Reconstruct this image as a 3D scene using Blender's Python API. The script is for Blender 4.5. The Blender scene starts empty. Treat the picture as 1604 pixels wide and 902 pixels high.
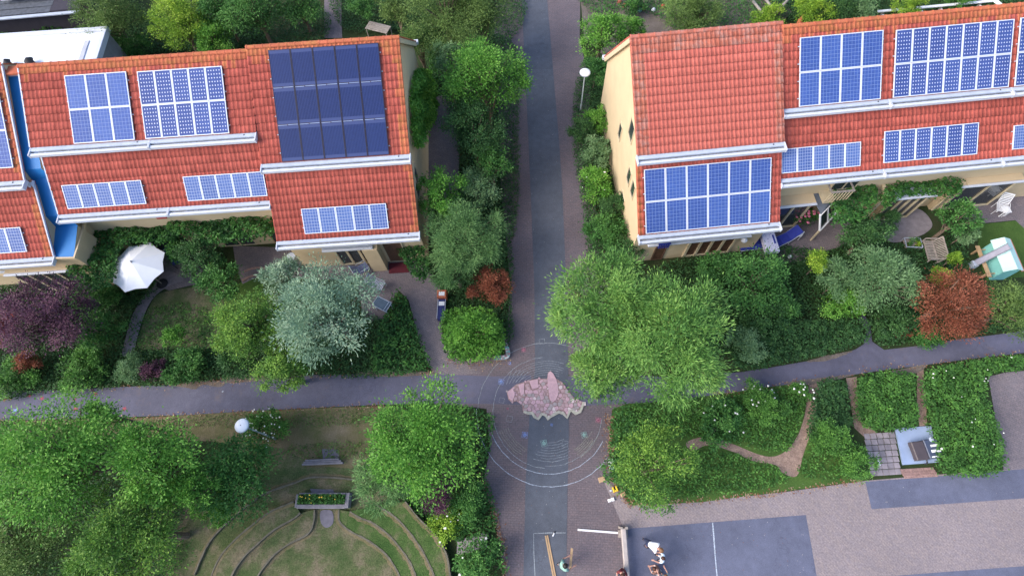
import bpy, bmesh, math, random
import numpy as np
from mathutils import Matrix, Vector
random.seed(7); RNG = np.random.default_rng(11)
S = bpy.context.scene; COL = S.collection
# ---------------------------------------------------------------- camera (a drone 28 m up, looking steeply down)
CX, CY, FPX, CH = 802.0, 451.0, 885.267, 28.0
_n = np.array([830.922-CX, 844.112-CY, FPX]); _n /= np.linalg.norm(_n)
_x = np.array([1.0, 0, 0]); _x -= _x.dot(_n)*_n; _x /= np.linalg.norm(_x)
RW = np.stack([_x, np.cross(-_n, _x), -_n])          # camera axes (right, down, forward) -> world
cam_d = bpy.data.cameras.new('drone_camera'); cam = bpy.data.objects.new('drone_camera', cam_d); COL.objects.link(cam)
cx, cy, cz = RW[:, 0], -RW[:, 1], -RW[:, 2]
cam.matrix_world = Matrix(((cx[0], cy[0], cz[0], 0), (cx[1], cy[1], cz[1], 0), (cx[2], cy[2], cz[2], CH), (0, 0, 0, 1)))
cam_d.sensor_width = 36; cam_d.lens = FPX/1604*36; cam_d.clip_end = 2000; cam_d.clip_start = 0.5
S.camera = cam
# ---------------------------------------------------------------- sky, sun, exposure
SUN_EL, SUN_AZ = math.radians(38), math.radians(250)  # azimuth clockwise from north: soft light from the west-south-west
W = bpy.data.worlds.new('World'); S.world = W; W.use_nodes = True
nt = W.node_tree; bg = nt.nodes['Background']; sky = nt.nodes.new('ShaderNodeTexSky')
sky.sky_type = 'NISHITA'; sky.sun_disc = False; sky.sun_elevation = SUN_EL; sky.sun_rotation = SUN_AZ
sky.air_density = 1.0; sky.dust_density = 3.0; sky.ozone_density = 2.2
nt.links.new(sky.outputs[0], bg.inputs[0]); bg.inputs[1].default_value = 0.148
sd = bpy.data.lights.new('sun', 'SUN'); sd.energy = 1.4; sd.angle = math.radians(40); sd.color = (1.0, 0.93, 0.86)
sun = bpy.data.objects.new('sun', sd); COL.objects.link(sun)
_d = Vector((math.sin(SUN_AZ)*math.cos(SUN_EL), math.cos(SUN_AZ)*math.cos(SUN_EL), math.sin(SUN_EL)))
sun.rotation_euler = _d.to_track_quat('Z', 'Y').to_euler(); sun.location = (0, 0, 60)
S.view_settings.view_transform = 'Standard'; S.view_settings.look = 'None'
S.view_settings.exposure = 1.12; S.view_settings.gamma = 1.0
S.cycles.max_bounces = 6; S.cycles.diffuse_bounces = 3; S.cycles.transmission_bounces = 3

# ---------------------------------------------------------------- measuring helpers
def at(px, py, z=0.0):
    d = RW @ np.array([px-CX, py-CY, FPX]); d = d*(z-CH)/d[2]
    return Vector((d[0], d[1], z))
def px_m(px, py, z=0.0):                              # photo pixels per metre, across, at a point
    a = at(px, py, z); return 10.0/(at(px+10, py, z)-a).length
class Block:                                          # a rotated plan grid: X along the terrace, Y to the back
    def __init__(s, deg): s.t = math.radians(deg); s.c = math.cos(s.t); s.s = math.sin(s.t)
    def w(s, X, Y, Z=0.0): return Vector((X*s.c-Y*s.s, X*s.s+Y*s.c, Z))
    def loc(s, v): return Vector((v.x*s.c+v.y*s.s, -v.x*s.s+v.y*s.c, v.z))
    def ray(s, px, py, p0, n):                        # view ray met with a plane given in block coordinates
        d = RW @ np.array([px-CX, py-CY, FPX]); d = s.loc(Vector(d)); o = Vector((0, 0, CH))
        t = (p0-o).dot(n)/d.dot(n); return o+d*t
LB, RB = Block(3.433), Block(5.389)

# ---------------------------------------------------------------- materials
def new_mat(name):
    m = bpy.data.materials.new(name); m.use_nodes = True; t = m.node_tree
    return m, t, t.nodes['Principled BSDF']
def N(t, typ, **kw):
    n = t.nodes.new(typ)
    for k, v in kw.items(): setattr(n, k, v)
    return n
def ramp(t, fac, stops):
    r = N(t, 'ShaderNodeValToRGB'); e = r.color_ramp.elements
    while len(e) < len(stops): e.new(0.5)
    for i, (p, c) in enumerate(stops): e[i].position = p; e[i].color = (*c, 1)
    t.links.new(fac, r.inputs[0]); return r.outputs[0]
def pos(t):
    return N(t, 'ShaderNodeNewGeometry').outputs['Position']
def noise(t, vec, scale, detail=4, rough=0.6):
    n = N(t, 'ShaderNodeTexNoise'); n.inputs['Scale'].default_value = scale; n.inputs['Detail'].default_value = detail
    n.inputs['Roughness'].default_value = rough; t.links.new(vec, n.inputs['Vector']); return n.outputs[0]
def mix(t, fac, a, b, mode='MIX'):
    n = N(t, 'ShaderNodeMix', data_type='RGBA', blend_type=mode)
    for s, v in ((0, fac), (6, a), (7, b)):
        if hasattr(v, 'is_linked') or hasattr(v, 'links'): t.links.new(v, n.inputs[s])
        else: n.inputs[s].default_value = v if s == 0 else ((*v, 1) if len(v) == 3 else v)
    return n.outputs[2]
def bump(t, b, h, strength=0.3, dist=0.02):
    n = N(t, 'ShaderNodeBump'); n.inputs['Strength'].default_value = strength; n.inputs['Distance'].default_value = dist
    t.links.new(h, n.inputs['Height']); t.links.new(n.outputs[0], b.inputs['Normal'])
MATS = {}
def plain(name, c, rough=0.6, var=0.15, scale=3.0, metal=0.0, bmp=0.0, spec=0.4):
    if name in MATS: return MATS[name]
    m, t, b = new_mat(name); p = pos(t); f = noise(t, p, scale, 5)
    c2 = tuple(min(1, x*(1+var)) for x in c); c1 = tuple(x*(1-var) for x in c)
    t.links.new(ramp(t, f, [(0.3, c1), (0.7, c2)]), b.inputs['Base Color'])
    b.inputs['Roughness'].default_value = rough; b.inputs['Metallic'].default_value = metal
    b.inputs['Specular IOR Level'].default_value = spec
    if bmp: bump(t, b, noise(t, p, 60, 3), bmp, 0.01)
    MATS[name] = m; return m
def asphalt_mat(name, c, blotch=(0.8, 1.15), dirt=None):
    m, t, b = new_mat(name); p = pos(t)
    fine = noise(t, p, 45, 3, 0.8); big = noise(t, p, 0.35, 4); mid = noise(t, p, 3, 5)
    col = ramp(t, big, [(0.3, tuple(x*blotch[0] for x in c)), (0.7, tuple(x*blotch[1] for x in c))])
    col = mix(t, 0.55, col, ramp(t, fine, [(0.35, (0.45,)*3), (0.68, (1.55,)*3)]), 'MULTIPLY')
    col = mix(t, 0.35, col, ramp(t, mid, [(0.3, (0.7,)*3), (0.7, (1.3,)*3)]), 'MULTIPLY')
    vo = N(t, 'ShaderNodeTexVoronoi', feature='DISTANCE_TO_EDGE'); vo.inputs['Scale'].default_value = 0.42; wp = N(t, 'ShaderNodeVectorMath', operation='ADD'); t.links.new(p, wp.inputs[0])
    nz = N(t, 'ShaderNodeTexNoise'); nz.inputs['Scale'].default_value = 1.6; nz.inputs['Detail'].default_value = 6; t.links.new(p, nz.inputs['Vector']); t.links.new(nz.outputs[1], wp.inputs[1]); t.links.new(wp.outputs[0], vo.inputs['Vector'])
    crk = mix(t, 1.0, ramp(t, vo.outputs['Distance'], [(0.0, (0.4,)*3), (0.012, (0,)*3)]), ramp(t, noise(t, p, 0.5, 2), [(0.5, (0,)*3), (0.6, (1,)*3)]), 'MULTIPLY')
    col = mix(t, crk, col, tuple(x*0.45 for x in c))
    if dirt:
        col = mix(t, ramp(t, noise(t, p, 1.1, 8, 0.75), [(0.55, (0,)*3), (0.72, (0.7,)*3)]), col, dirt)
    t.links.new(col, b.inputs['Base Color']); b.inputs['Roughness'].default_value = 0.85
    bump(t, b, fine, 0.4, 0.01); MATS[name] = m; return m
def brick_mat(name, c1, c2, mortar, rot, bw=0.21, bh=0.105, big=0.25):
    m, t, b = new_mat(name); p = pos(t)
    mp = N(t, 'ShaderNodeMapping'); mp.inputs['Rotation'].default_value = (0, 0, math.radians(rot)); t.links.new(p, mp.inputs[0])
    br = N(t, 'ShaderNodeTexBrick'); t.links.new(mp.outputs[0], br.inputs[0])
    br.inputs['Scale'].default_value = 1; br.inputs['Brick Width'].default_value = bw; br.inputs['Row Height'].default_value = bh
    br.inputs['Mortar Size'].default_value = 0.007; br.inputs['Mortar Smooth'].default_value = 0.2
    br.inputs['Color1'].default_value = (*c1, 1); br.inputs['Color2'].default_value = (*c2, 1); br.inputs['Mortar'].default_value = (*mortar, 1)
    col = mix(t, 0.8, br.outputs[0], ramp(t, noise(t, p, 0.3, 5), [(0.3, (1-big,)*3), (0.7, (1+big,)*3)]), 'MULTIPLY')
    col = mix(t, 0.7, col, ramp(t, noise(t, p, 14, 4, 0.7), [(0.3, (0.6,)*3), (0.7, (1.4,)*3)]), 'MULTIPLY')
    t.links.new(col, b.inputs['Base Color']); b.inputs['Roughness'].default_value = 0.85
    bump(t, b, br.outputs[1], -0.3, 0.01); MATS[name] = m; return m
def soil_mat(name, stops, scale=0.9, fine=22):
    m, t, b = new_mat(name); p = pos(t)
    f = noise(t, p, scale, 8, 0.7)
    col = ramp(t, f, stops); fn = noise(t, p, fine, 4, 0.8)
    col = mix(t, 0.75, col, ramp(t, fn, [(0.3, (0.45,)*3), (0.7, (1.6,)*3)]), 'MULTIPLY')
    t.links.new(col, b.inputs['Base Color']); b.inputs['Roughness'].default_value = 0.95; b.inputs['Specular IOR Level'].default_value = 0.15
    bump(t, b, fn, 0.8, 0.03); MATS[name] = m; return m
M_ground = soil_mat('garden_soil', [(0.3, (0.020, 0.030, 0.014)), (0.55, (0.035, 0.055, 0.020)), (0.75, (0.055, 0.05, 0.03))])
M_lawn = soil_mat('lawn', [(0.34, (0.05, 0.085, 0.028)), (0.48, (0.090, 0.110, 0.048)), (0.62, (0.17, 0.145, 0.095))], 0.9, 14)
M_lawng = soil_mat('green_lawn', [(0.3, (0.045, 0.095, 0.022)), (0.6, (0.07, 0.13, 0.03)), (0.8, (0.12, 0.14, 0.05))], 1.1, 30)
M_dry = soil_mat('dry_grass', [(0.3, (0.10, 0.115, 0.04)), (0.5, (0.17, 0.145, 0.08)), (0.7, (0.22, 0.18, 0.12))], 0.9, 26)
M_chip = soil_mat('wood_chips', [(0.3, (0.20, 0.135, 0.11)), (0.7, (0.36, 0.26, 0.21))], 3, 18)
M_sand = soil_mat('bare_soil', [(0.3, (0.12, 0.10, 0.085)), (0.7, (0.2, 0.17, 0.15))], 1.5, 20)
M_asph = asphalt_mat('asphalt_strip', (0.092, 0.103, 0.13))
M_path = asphalt_mat('path_asphalt', (0.105, 0.105, 0.155), dirt=(0.15, 0.12, 0.12))
M_plz = asphalt_mat('court_asphalt', (0.115, 0.125, 0.185))
M_brN = brick_mat('road_brick', (0.155, 0.12, 0.13), (0.13, 0.108, 0.122), (0.095, 0.083, 0.09), 2)
M_brP = brick_mat('plaza_brick', (0.27, 0.222, 0.218), (0.232, 0.196, 0.208), (0.195, 0.17, 0.178), 48, big=0.12)
M_brD = brick_mat('yard_brick', (0.20, 0.165, 0.175), (0.155, 0.135, 0.15), (0.10, 0.09, 0.10), 30, 0.2, 0.1)
M_slab = plain('concrete_slab', (0.29, 0.26, 0.28), 0.85, 0.2, 3.5, bmp=0.3)
_t = M_slab.node_tree; _b = _t.nodes['Principled BSDF']; _c = _b.inputs['Base Color'].links[0].from_socket
_t.links.new(mix(_t, 1.0, _c, ramp(_t, N(_t, 'ShaderNodeObjectInfo').outputs['Random'], [(0, (0.72, 0.72, 0.74)), (1, (1.15, 1.12, 1.1))]), 'MULTIPLY'), _b.inputs['Base Color'])
M_cream = plain('cream_render', (0.60, 0.47, 0.30), 0.8, 0.06, 1.2, bmp=0.1)
M_creamw = plain('cream_wood', (0.56, 0.47, 0.32), 0.7, 0.1, 4)
M_white = plain('white_metal', (0.58, 0.61, 0.68), 0.45, 0.05, 3)
M_zinc = plain('zinc_grey', (0.44, 0.49, 0.58), 0.5, 0.1, 3)
M_lipshade = plain('tile_edge_shade', (0.055, 0.016, 0.015), 0.9, 0.3, 8)  # gap shadow under each tile course, painted dark on the lip faces
M_dark = plain('dark_gap', (0.03, 0.03, 0.035), 0.8)
M_wtrk = plain('wood_trunk', (0.16, 0.12, 0.09), 0.9, 0.3, 9, bmp=0.6)
M_oldw = plain('weathered_wood', (0.32, 0.28, 0.25), 0.85, 0.25, 6, bmp=0.4)
M_tan = plain('tan_wood', (0.45, 0.30, 0.17), 0.7, 0.15, 6)
M_brown = plain('brown_wood', (0.13, 0.07, 0.045), 0.7, 0.2, 6)
M_pframe = plain('panel_frame_alu', (0.60, 0.64, 0.72), 0.5, 0.06, 4)
M_blue = plain('blue_membrane', (0.012, 0.17, 0.46), 0.55, 0.08, 0.8)
M_bluef = plain('blue_fabric', (0.025, 0.04, 0.28), 0.8, 0.15, 8)
M_wroof = plain('white_roof_sheet', (0.80, 0.84, 0.90), 0.7, 0.07, 0.8)
M_rope = plain('white_paint', (0.78, 0.78, 0.80), 0.6, 0.06, 3)
M_red = plain('red_paint', (0.45, 0.03, 0.03), 0.6)
M_black = plain('black_plastic', (0.025, 0.024, 0.028), 0.45)
M_skin = plain('skin', (0.50, 0.27, 0.20), 0.6, 0.05)
def glass_mat():
    m, t, b = new_mat('window_glass'); b.inputs['Base Color'].default_value = (0.035, 0.045, 0.05, 1)
    b.inputs['Roughness'].default_value = 0.08; b.inputs['Specular IOR Level'].default_value = 0.7; return m
M_glass = glass_mat()
def tile_mat(name, a, bcol, lich, lmin, lmax, lamt):
    m, t, b = new_mat(name); p = pos(t); oi = N(t, 'ShaderNodeObjectInfo')
    big = noise(t, p, 0.5, 4); md = noise(t, p, 4.5, 5, 0.7); fn = noise(t, p, 30, 4, 0.7)
    col = ramp(t, big, [(0.3, a), (0.7, bcol)])
    col = mix(t, 0.7, col, ramp(t, md, [(0.3, (0.80,)*3), (0.7, (1.18,)*3)]), 'MULTIPLY')
    col = mix(t, 0.5, col, ramp(t, fn, [(0.3, (0.7,)*3), (0.7, (1.28,)*3)]), 'MULTIPLY')
    col = mix(t, 0.5, col, ramp(t, oi.outputs['Random'], [(0, (0.75,)*3), (1, (1.25,)*3)]), 'MULTIPLY')
    g = noise(t, p, 2.2, 8, 0.8)
    gm = ramp(t, g, [(lmin, (0,)*3), (lmax, (lamt,)*3)])
    col = mix(t, gm, col, lich)
    t.links.new(col, b.inputs['Base Color']); b.inputs['Roughness'].default_value = 0.85; b.inputs['Specular IOR Level'].default_value = 0.12
    bump(t, b, fn, 0.25, 0.01); return m
M_tile = tile_mat('clay_tile', (0.365, 0.085, 0.066), (0.42, 0.104, 0.08), (0.40, 0.18, 0.09), 0.58, 0.76, 0.4)
M_tileR = tile_mat('salmon_clay_tile', (0.48, 0.128, 0.100), (0.53, 0.148, 0.115), (0.47, 0.20, 0.14), 0.58, 0.74, 0.4)
M_tileO = tile_mat('lichen_clay_tile', (0.44, 0.12, 0.07), (0.50, 0.15, 0.08), (0.42, 0.22, 0.07), 0.47, 0.66, 0.6)
M_tileP = tile_mat('lichen_pale_tile', (0.42, 0.12, 0.085), (0.46, 0.15, 0.10), (0.42, 0.30, 0.27), 0.45, 0.65, 0.6)
def panel_mat(name, cell, line, nx, ny, lw, dots=False, rough=0.45):
    m, t, b = new_mat(name); tc = N(t, 'ShaderNodeTexCoord'); sp = N(t, 'ShaderNodeSeparateXYZ'); t.links.new(tc.outputs['Generated'], sp.inputs[0])
    def M2(op, a, bb):
        n = N(t, 'ShaderNodeMath', operation=op)
        for i, v in enumerate((a, bb)):
            if hasattr(v, 'links'): t.links.new(v, n.inputs[i])
            else: n.inputs[i].default_value = v
        return n.outputs[0]
    fx = M2('ABSOLUTE', M2('SUBTRACT', M2('FRACT', M2('MULTIPLY', sp.outputs[0], nx), 0), 0.5), 0)
    fy = M2('ABSOLUTE', M2('SUBTRACT', M2('FRACT', M2('MULTIPLY', sp.outputs[1], ny), 0), 0.5), 0)
    if dots: msk = M2('GREATER_THAN', M2('ADD', fx, fy), 1-lw)
    else: msk = M2('GREATER_THAN', M2('MAXIMUM', fx, fy), 0.5-lw)
    oi = N(t, 'ShaderNodeObjectInfo')
    base = mix(t, 0.6, cell, ramp(t, oi.outputs['Random'], [(0, (0.72, 0.78, 0.85)), (0.6, (1.05, 1.05, 1.05)), (1, (1.25, 1.3, 1.2))]), 'MULTIPLY')
    base = mix(t, 0.5, base, ramp(t, noise(t, pos(t), 7, 3), [(0.3, (0.75,)*3), (0.7, (1.25,)*3)]), 'MULTIPLY')
    t.links.new(mix(t, msk, base, line), b.inputs['Base Color']); b.inputs['Roughness'].default_value = rough
    b.inputs['Specular IOR Level'].default_value = 0.14; return m
P_poly = panel_mat('poly_solar_cells', (0.044, 0.088, 0.29), (0.19, 0.26, 0.46), 6, 9, 0.04)
P_mono = panel_mat('mono_solar_cells', (0.045, 0.078, 0.25), (0.50, 0.54, 0.66), 6, 9, 0.24, True)
P_small = panel_mat('small_solar_cells', (0.062, 0.115, 0.31), (0.27, 0.32, 0.48), 6, 8, 0.08)
P_dark = panel_mat('dark_solar_cells', (0.010, 0.023, 0.095), (0.045, 0.065, 0.17), 14, 1, 0.10)

# ---------------------------------------------------------------- mesh helpers
def tag(o, label=None, cat=None, group=None, kind=None):
    if label: o['label'] = label
    if cat: o['category'] = cat
    if group: o['group'] = group
    if kind: o['kind'] = kind
    return o
def empty(name, loc=(0, 0, 0), rz=0.0, label=None, cat=None, group=None):
    o = bpy.data.objects.new(name, None); COL.objects.link(o); o.location = loc; o.rotation_euler = (0, 0, rz)
    o.empty_display_size = 0.2; return tag(o, label, cat, group)
def link(name, me, parent=None, mats=None):
    o = bpy.data.objects.new(name, me); COL.objects.link(o)
    if parent is not None: o.parent = parent
    return o
class MB:
    def __init__(s): s.v = []; s.f = []; s.m = []
    def add(s, vs, fs, mi=0):
        k = len(s.v); s.v += [tuple(v) for v in vs]; s.f += [tuple(i+k for i in f) for f in fs]; s.m += [mi]*len(fs)
    def box(s, x0, x1, y0, y1, z0, z1, mi=0, M=None, bev=0.0):
        if bev:
            b = bev; vs = []
            for z, i in ((z0, 0), (z1-b, 0), (z1, b)):
                vs += [(x0+i, y0+i, z), (x1-i, y0+i, z), (x1-i, y1-i, z), (x0+i, y1-i, z)]
            fs = [(3, 2, 1, 0), (8, 9, 10, 11)]
            for l in (0, 4):
                for i in range(4): fs.append((l+i, l+(i+1) % 4, l+4+(i+1) % 4, l+4+i))
        else:
            vs = [(x0, y0, z0), (x1, y0, z0), (x1, y1, z0), (x0, y1, z0), (x0, y0, z1), (x1, y0, z1), (x1, y1, z1), (x0, y1, z1)]
            fs = [(3, 2, 1, 0), (4, 5, 6, 7), (0, 1, 5, 4), (1, 2, 6, 5), (2, 3, 7, 6), (3, 0, 4, 7)]
        if M is not None: vs = [M @ Vector(v) for v in vs]
        s.add(vs, fs, mi); return s
    def bar(s, a, b, w, h=None, mi=0, up=(0, 0, 1)):
        a, b = Vector(a), Vector(b); h = h or w; d = b-a; L = d.length; z = d.normalized(); u = Vector(up)
        if abs(z.dot(u)) > 0.98: u = Vector((0, 1, 0))
        x = u.cross(z).normalized(); y = z.cross(x)
        M = Matrix(((x.x, y.x, z.x, a.x), (x.y, y.y, z.y, a.y), (x.z, y.z, z.z, a.z), (0, 0, 0, 1)))
        return s.box(-w/2, w/2, -h/2, h/2, 0, L, mi, M)
    def tube(s, pts, rad, n=8, mi=0, cap=True):
        pts = [Vector(p) for p in pts]; k = len(s.v); x = None
        if not hasattr(rad, '__len__'): rad = [rad]*len(pts)
        for i, p in enumerate(pts):
            d = (pts[min(i+1, len(pts)-1)]-pts[max(i-1, 0)]).normalized()
            if x is None: x = d.orthogonal().normalized()
            x = (x-d*x.dot(d)).normalized(); y = d.cross(x)
            for j in range(n):
                a = 2*math.pi*j/n; s.v.append(tuple(p+(x*math.cos(a)+y*math.sin(a))*rad[i]))
        for i in range(len(pts)-1):
            for j in range(n):
                s.f.append((k+i*n+j, k+i*n+(j+1) % n, k+(i+1)*n+(j+1) % n, k+(i+1)*n+j)); s.m.append(mi)
        if cap:
            s.f.append(tuple(k+j for j in range(n))[::-1]); s.f.append(tuple(k+(len(pts)-1)*n+j for j in range(n))); s.m += [mi, mi]
        return s
    def lathe(s, prof, n=20, c=(0, 0, 0), mi=0, sx=1, sy=1):
        k = len(s.v)
        for r, z in prof:
            for j in range(n):
                a = 2*math.pi*j/n; s.v.append((c[0]+r*sx*math.cos(a), c[1]+r*sy*math.sin(a), c[2]+z))
        for i in range(len(prof)-1):
            for j in range(n):
                s.f.append((k+i*n+j, k+i*n+(j+1) % n, k+(i+1)*n+(j+1) % n, k+(i+1)*n+j)); s.m.append(mi)
        s.f.append(tuple(k+j for j in range(n))[::-1]); s.f.append(tuple(k+(len(prof)-1)*n+j for j in range(n))); s.m += [mi, mi]
        return s
    def prism(s, pts, z0, z1, mi=0):
        n = len(pts); ar = sum(pts[i][0]*pts[(i+1) % n][1]-pts[(i+1) % n][0]*pts[i][1] for i in range(n))
        if ar < 0: pts = pts[::-1]
        vs = [(p[0], p[1], z0) for p in pts]+[(p[0], p[1], z1) for p in pts]
        s.add(vs, [tuple(range(n, 2*n)), tuple(range(n))[::-1]]+[(i, (i+1) % n, n+(i+1) % n, n+i) for i in range(n)], mi); return s
    def mesh(s, name, mats):
        me = bpy.data.meshes.new(name); me.from_pydata(s.v, [], s.f)
        for m in (mats if isinstance(mats, (list, tuple)) else [mats]): me.materials.append(m)
        if any(s.m): me.polygons.foreach_set('material_index', s.m)
        me.update(); return me
    def build(s, name, mats, parent=None, smooth=False):
        me = s.mesh(name, mats)
        if smooth: me.polygons.foreach_set('use_smooth', [True]*len(me.polygons))
        return link(name, me, parent)
def catmull(pts, k=6, closed=True):
    n = len(pts); out = []
    rng_ = range(n) if closed else range(n-1)
    for i in rng_:
        g = (lambda j: pts[j % n]) if closed else (lambda j: pts[max(0, min(n-1, j))])
        p0, p1, p2, p3 = g(i-1), g(i), g(i+1), g(i+2)
        for q in range(k):
            u = q/k
            out.append(tuple(0.5*(2*p1[a]+(p2[a]-p0[a])*u+(2*p0[a]-5*p1[a]+4*p2[a]-p3[a])*u*u+(3*p1[a]-p0[a]-3*p2[a]+p3[a])*u**3) for a in (0, 1)))
    if not closed: out.append(tuple(pts[-1][:2]))
    return out
def sheet(name, pts, z, m, kind='structure', smooth=False, jit=0.0, parent=None, thick=0.0):
    """pts: outline as measured on the ground plane."""
    g = [at(x, y, 0) for x, y in pts]; g = [(p.x, p.y) for p in g]
    if smooth: g = catmull(g, 6)
    if jit: g = [(x+random.uniform(-jit, jit), y+random.uniform(-jit, jit)) for x, y in g]
    b = MB(); ar = sum(g[i][0]*g[(i+1) % len(g)][1]-g[(i+1) % len(g)][0]*g[i][1] for i in range(len(g)))
    if ar < 0: g = g[::-1]
    if thick: b.prism(g, z-thick, z)
    else: b.add([(x, y, z) for x, y in g], [tuple(range(len(g)))])
    o = b.build(name, m, parent)
    if kind: o['kind'] = kind
    return o
def ribbon(b, pts, w, z0, z1, mi=0, jit=0.0):
    """a low wall or line following world xy points"""
    pts = [Vector((p[0], p[1])) for p in pts]; L = []; R = []
    for i, p in enumerate(pts):
        d = (pts[min(i+1, len(pts)-1)]-pts[max(0, i-1)]); d.normalize(); n = Vector((-d.y, d.x))*w/2*(1+random.uniform(-jit, jit))
        L.append(p+n); R.append(p-n)
    k = len(b.v); n = len(pts)
    for i in range(n):
        b.v += [(L[i].x, L[i].y, z0), (R[i].x, R[i].y, z0), (R[i].x, R[i].y, z1), (L[i].x, L[i].y, z1)]
    for i in range(n-1):
        a = k+4*i; c = a+4
        b.f += [(a+3, a+2, c+2, c+3), (a+2, a+1, c+1, c+2), (a, a+3, c+3, c)]; b.m += [mi]*3
    b.f += [(k, k+1, k+2, k+3), (k+4*(n-1)+3, k+4*(n-1)+2, k+4*(n-1)+1, k+4*(n-1))]; b.m += [mi]*2
    return b
def gpath(pts, k=6, closed=False):
    g = [at(x, y, 0) for x, y in pts]; return catmull([(p.x, p.y) for p in g], k, closed)
# ================================================================ THE SETTING: ground, roads, paths
b = MB(); b.add([(-300, -200, 0), (300, -200, 0), (300, 400, 0), (-300, 400, 0)], [(0, 1, 2, 3)]); o = b.build('ground', M_ground); o['kind'] = 'structure'
sheet('road_brick_paving', [(770, -60), (910, -60), (908, 60), (925, 140), (918, 250), (945, 380), (960, 500), (985, 600), (990, 700), (985, 900), (1000, 1100), (785, 1100), (792, 902), (776, 815), (757, 755), (768, 700), (762, 640), (690, 632), (680, 560), (700, 540), (790, 560), (800, 450), (785, 300)], 0.008, M_brN)
sheet('plaza', [(940, 740), (985, 790), (1100, 785), (1230, 770), (1360, 752), (1480, 742), (1700, 727), (1900, 1200), (975, 1100), (978, 830)], 0.012, M_brP)
sheet('asphalt_road_strip', [(815, -60), (817, 0), (828, 225), (832, 320), (837, 450), (838, 580), (830, 640), (828, 675), (823, 760), (820, 902), (818, 1050), (889, 1050), (887, 902), (889, 760), (891, 675), (890, 560), (887, 450), (881, 300), (876, 225), (857, 0), (853, -60)], 0.016, M_asph)
sheet('side_path_west', [(-60, 615), (0, 612), (75, 611), (150, 608), (230, 604), (300, 601), (350, 596), (400, 592), (480, 588), (575, 585), (640, 586), (690, 586), (775, 589), (832, 588), (832, 634), (760, 632), (690, 632), (600, 633), (500, 638), (400, 643), (300, 649), (200, 653), (100, 656), (0, 659), (-60, 661)], 0.012, M_path, jit=0.02)
sheet('side_path_east', [(888, 590), (960, 588), (1060, 590), (1160, 583), (1204, 576), (1260, 566), (1300, 561), (1340, 547), (1352, 540), (1358, 520), (1345, 500), (1352, 492), (1362, 505), (1366, 535), (1385, 548), (1440, 541), (1500, 532), (1560, 524), (1604, 519), (1700, 508), (1700, 540), (1604, 553), (1520, 562), (1440, 573), (1350, 584), (1280, 596), (1204, 606), (1120, 618), (1020, 630), (900, 636)], 0.020, M_path, jit=0.02)
sheet('court_surface_front', [(989, 827), (1120, 817), (1262, 806), (1270, 850), (1279, 902), (1300, 1060), (982, 1060), (985, 902), (980, 870), (979, 832)], 0.016, M_plz)
sheet('court_surface_back', [(1355, 754), (1440, 748), (1604, 734), (1700, 727), (1700, 772), (1604, 780), (1480, 789), (1365, 797)], 0.016, M_plz)
sheet('court_surface_corner', [(1390, 902), (1480, 895), (1604, 886), (1720, 878), (1720, 1000), (1400, 1000)], 0.016, M_plz)
sheet('side_yard_paving', [(1548, 590), (1575, 583), (1640, 578), (1700, 575), (1700, 728), (1604, 734), (1572, 736), (1558, 650)], 0.008, M_brD)
# yards and garden surfaces
sheet('verge', [(-60, 661), (0, 659), (200, 654), (400, 644), (500, 640), (600, 635), (640, 640), (600, 700), (560, 735), (480, 735), (440, 705), (330, 690), (150, 690), (-60, 700)], 0.006, M_dry, jit=0.05)
sheet('front_yard_west', [(365, 385), (640, 395), (665, 410), (690, 450), (692, 520), (712, 560), (755, 585), (680, 588), (660, 545), (640, 470), (625, 455), (600, 500), (570, 505), (560, 440), (455, 435), (415, 428), (380, 445), (370, 420)], 0.010, M_brD)
sheet('terrace_west', [(240, 345), (330, 345), (330, 440), (265, 455), (240, 445)], 0.010, M_brD)
sheet('garden_path_west', [(262, 425), (288, 438), (265, 448), (245, 462), (232, 480), (222, 505), (215, 530), (208, 552), (192, 556), (198, 525), (206, 498), (218, 474), (236, 452)], 0.014, plain('pale_path_gravel', (0.23, 0.20, 0.22), 0.9, 0.2, 9, bmp=0.4), smooth=True)
sheet('garden_lawn_west', [(250, 460), (300, 450), (350, 440), (352, 470), (345, 520), (335, 545), (280, 545), (218, 545), (222, 515), (232, 485)], 0.008, M_lawn, smooth=True)
sheet('small_lawn_west', [(350, 480), (362, 452), (385, 440), (415, 433), (440, 440), (440, 470), (400, 490), (365, 492)], 0.008, M_lawng, smooth=True)
sheet('passage_west', [(672, 150), (710, 150), (720, 225), (718, 300), (700, 330), (665, 330), (665, 225)], 0.006, M_brD)
sheet('yard_east_terrace', [(1190, 345), (1330, 320), (1335, 380), (1290, 395), (1260, 405), (1215, 430), (1190, 420)], 0.010, M_brD)
sheet('yard_east_patio', [(1378, 345), (1400, 326), (1440, 328), (1460, 350), (1450, 365), (1425, 375), (1400, 380), (1385, 372)], 0.012, M_slab, smooth=True)
sheet('yard_east_paving', [(1500, 318), (1620, 300), (1640, 360), (1604, 358), (1590, 345), (1540, 350), (1505, 345)], 0.012, M_brD)
sheet('yard_east_lawn', [(1535, 352), (1590, 346), (1640, 360), (1640, 430), (1545, 440), (1530, 400)], 0.008, M_lawng)
sheet('path_top_west', [(508, -60), (533, -60), (536, 60), (508, 60)], 0.006, M_brD)
sheet('lawn_top_west', [(420, 20), (508, 15), (508, 70), (415, 70)], 0.004, M_lawn)
sheet('yard_top_east', [(905, -50), (1080, -50), (1200, -50), (1240, 20), (1200, 60), (960, 100), (915, 60)], 0.006, M_sand)
sheet('wild_garden_east', [(960, 640), (1060, 600), (1265, 600), (1290, 700), (1360, 750), (1100, 785), (985, 790), (962, 752), (952, 700)], 0.0125, M_lawng, jit=0.06)
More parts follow.
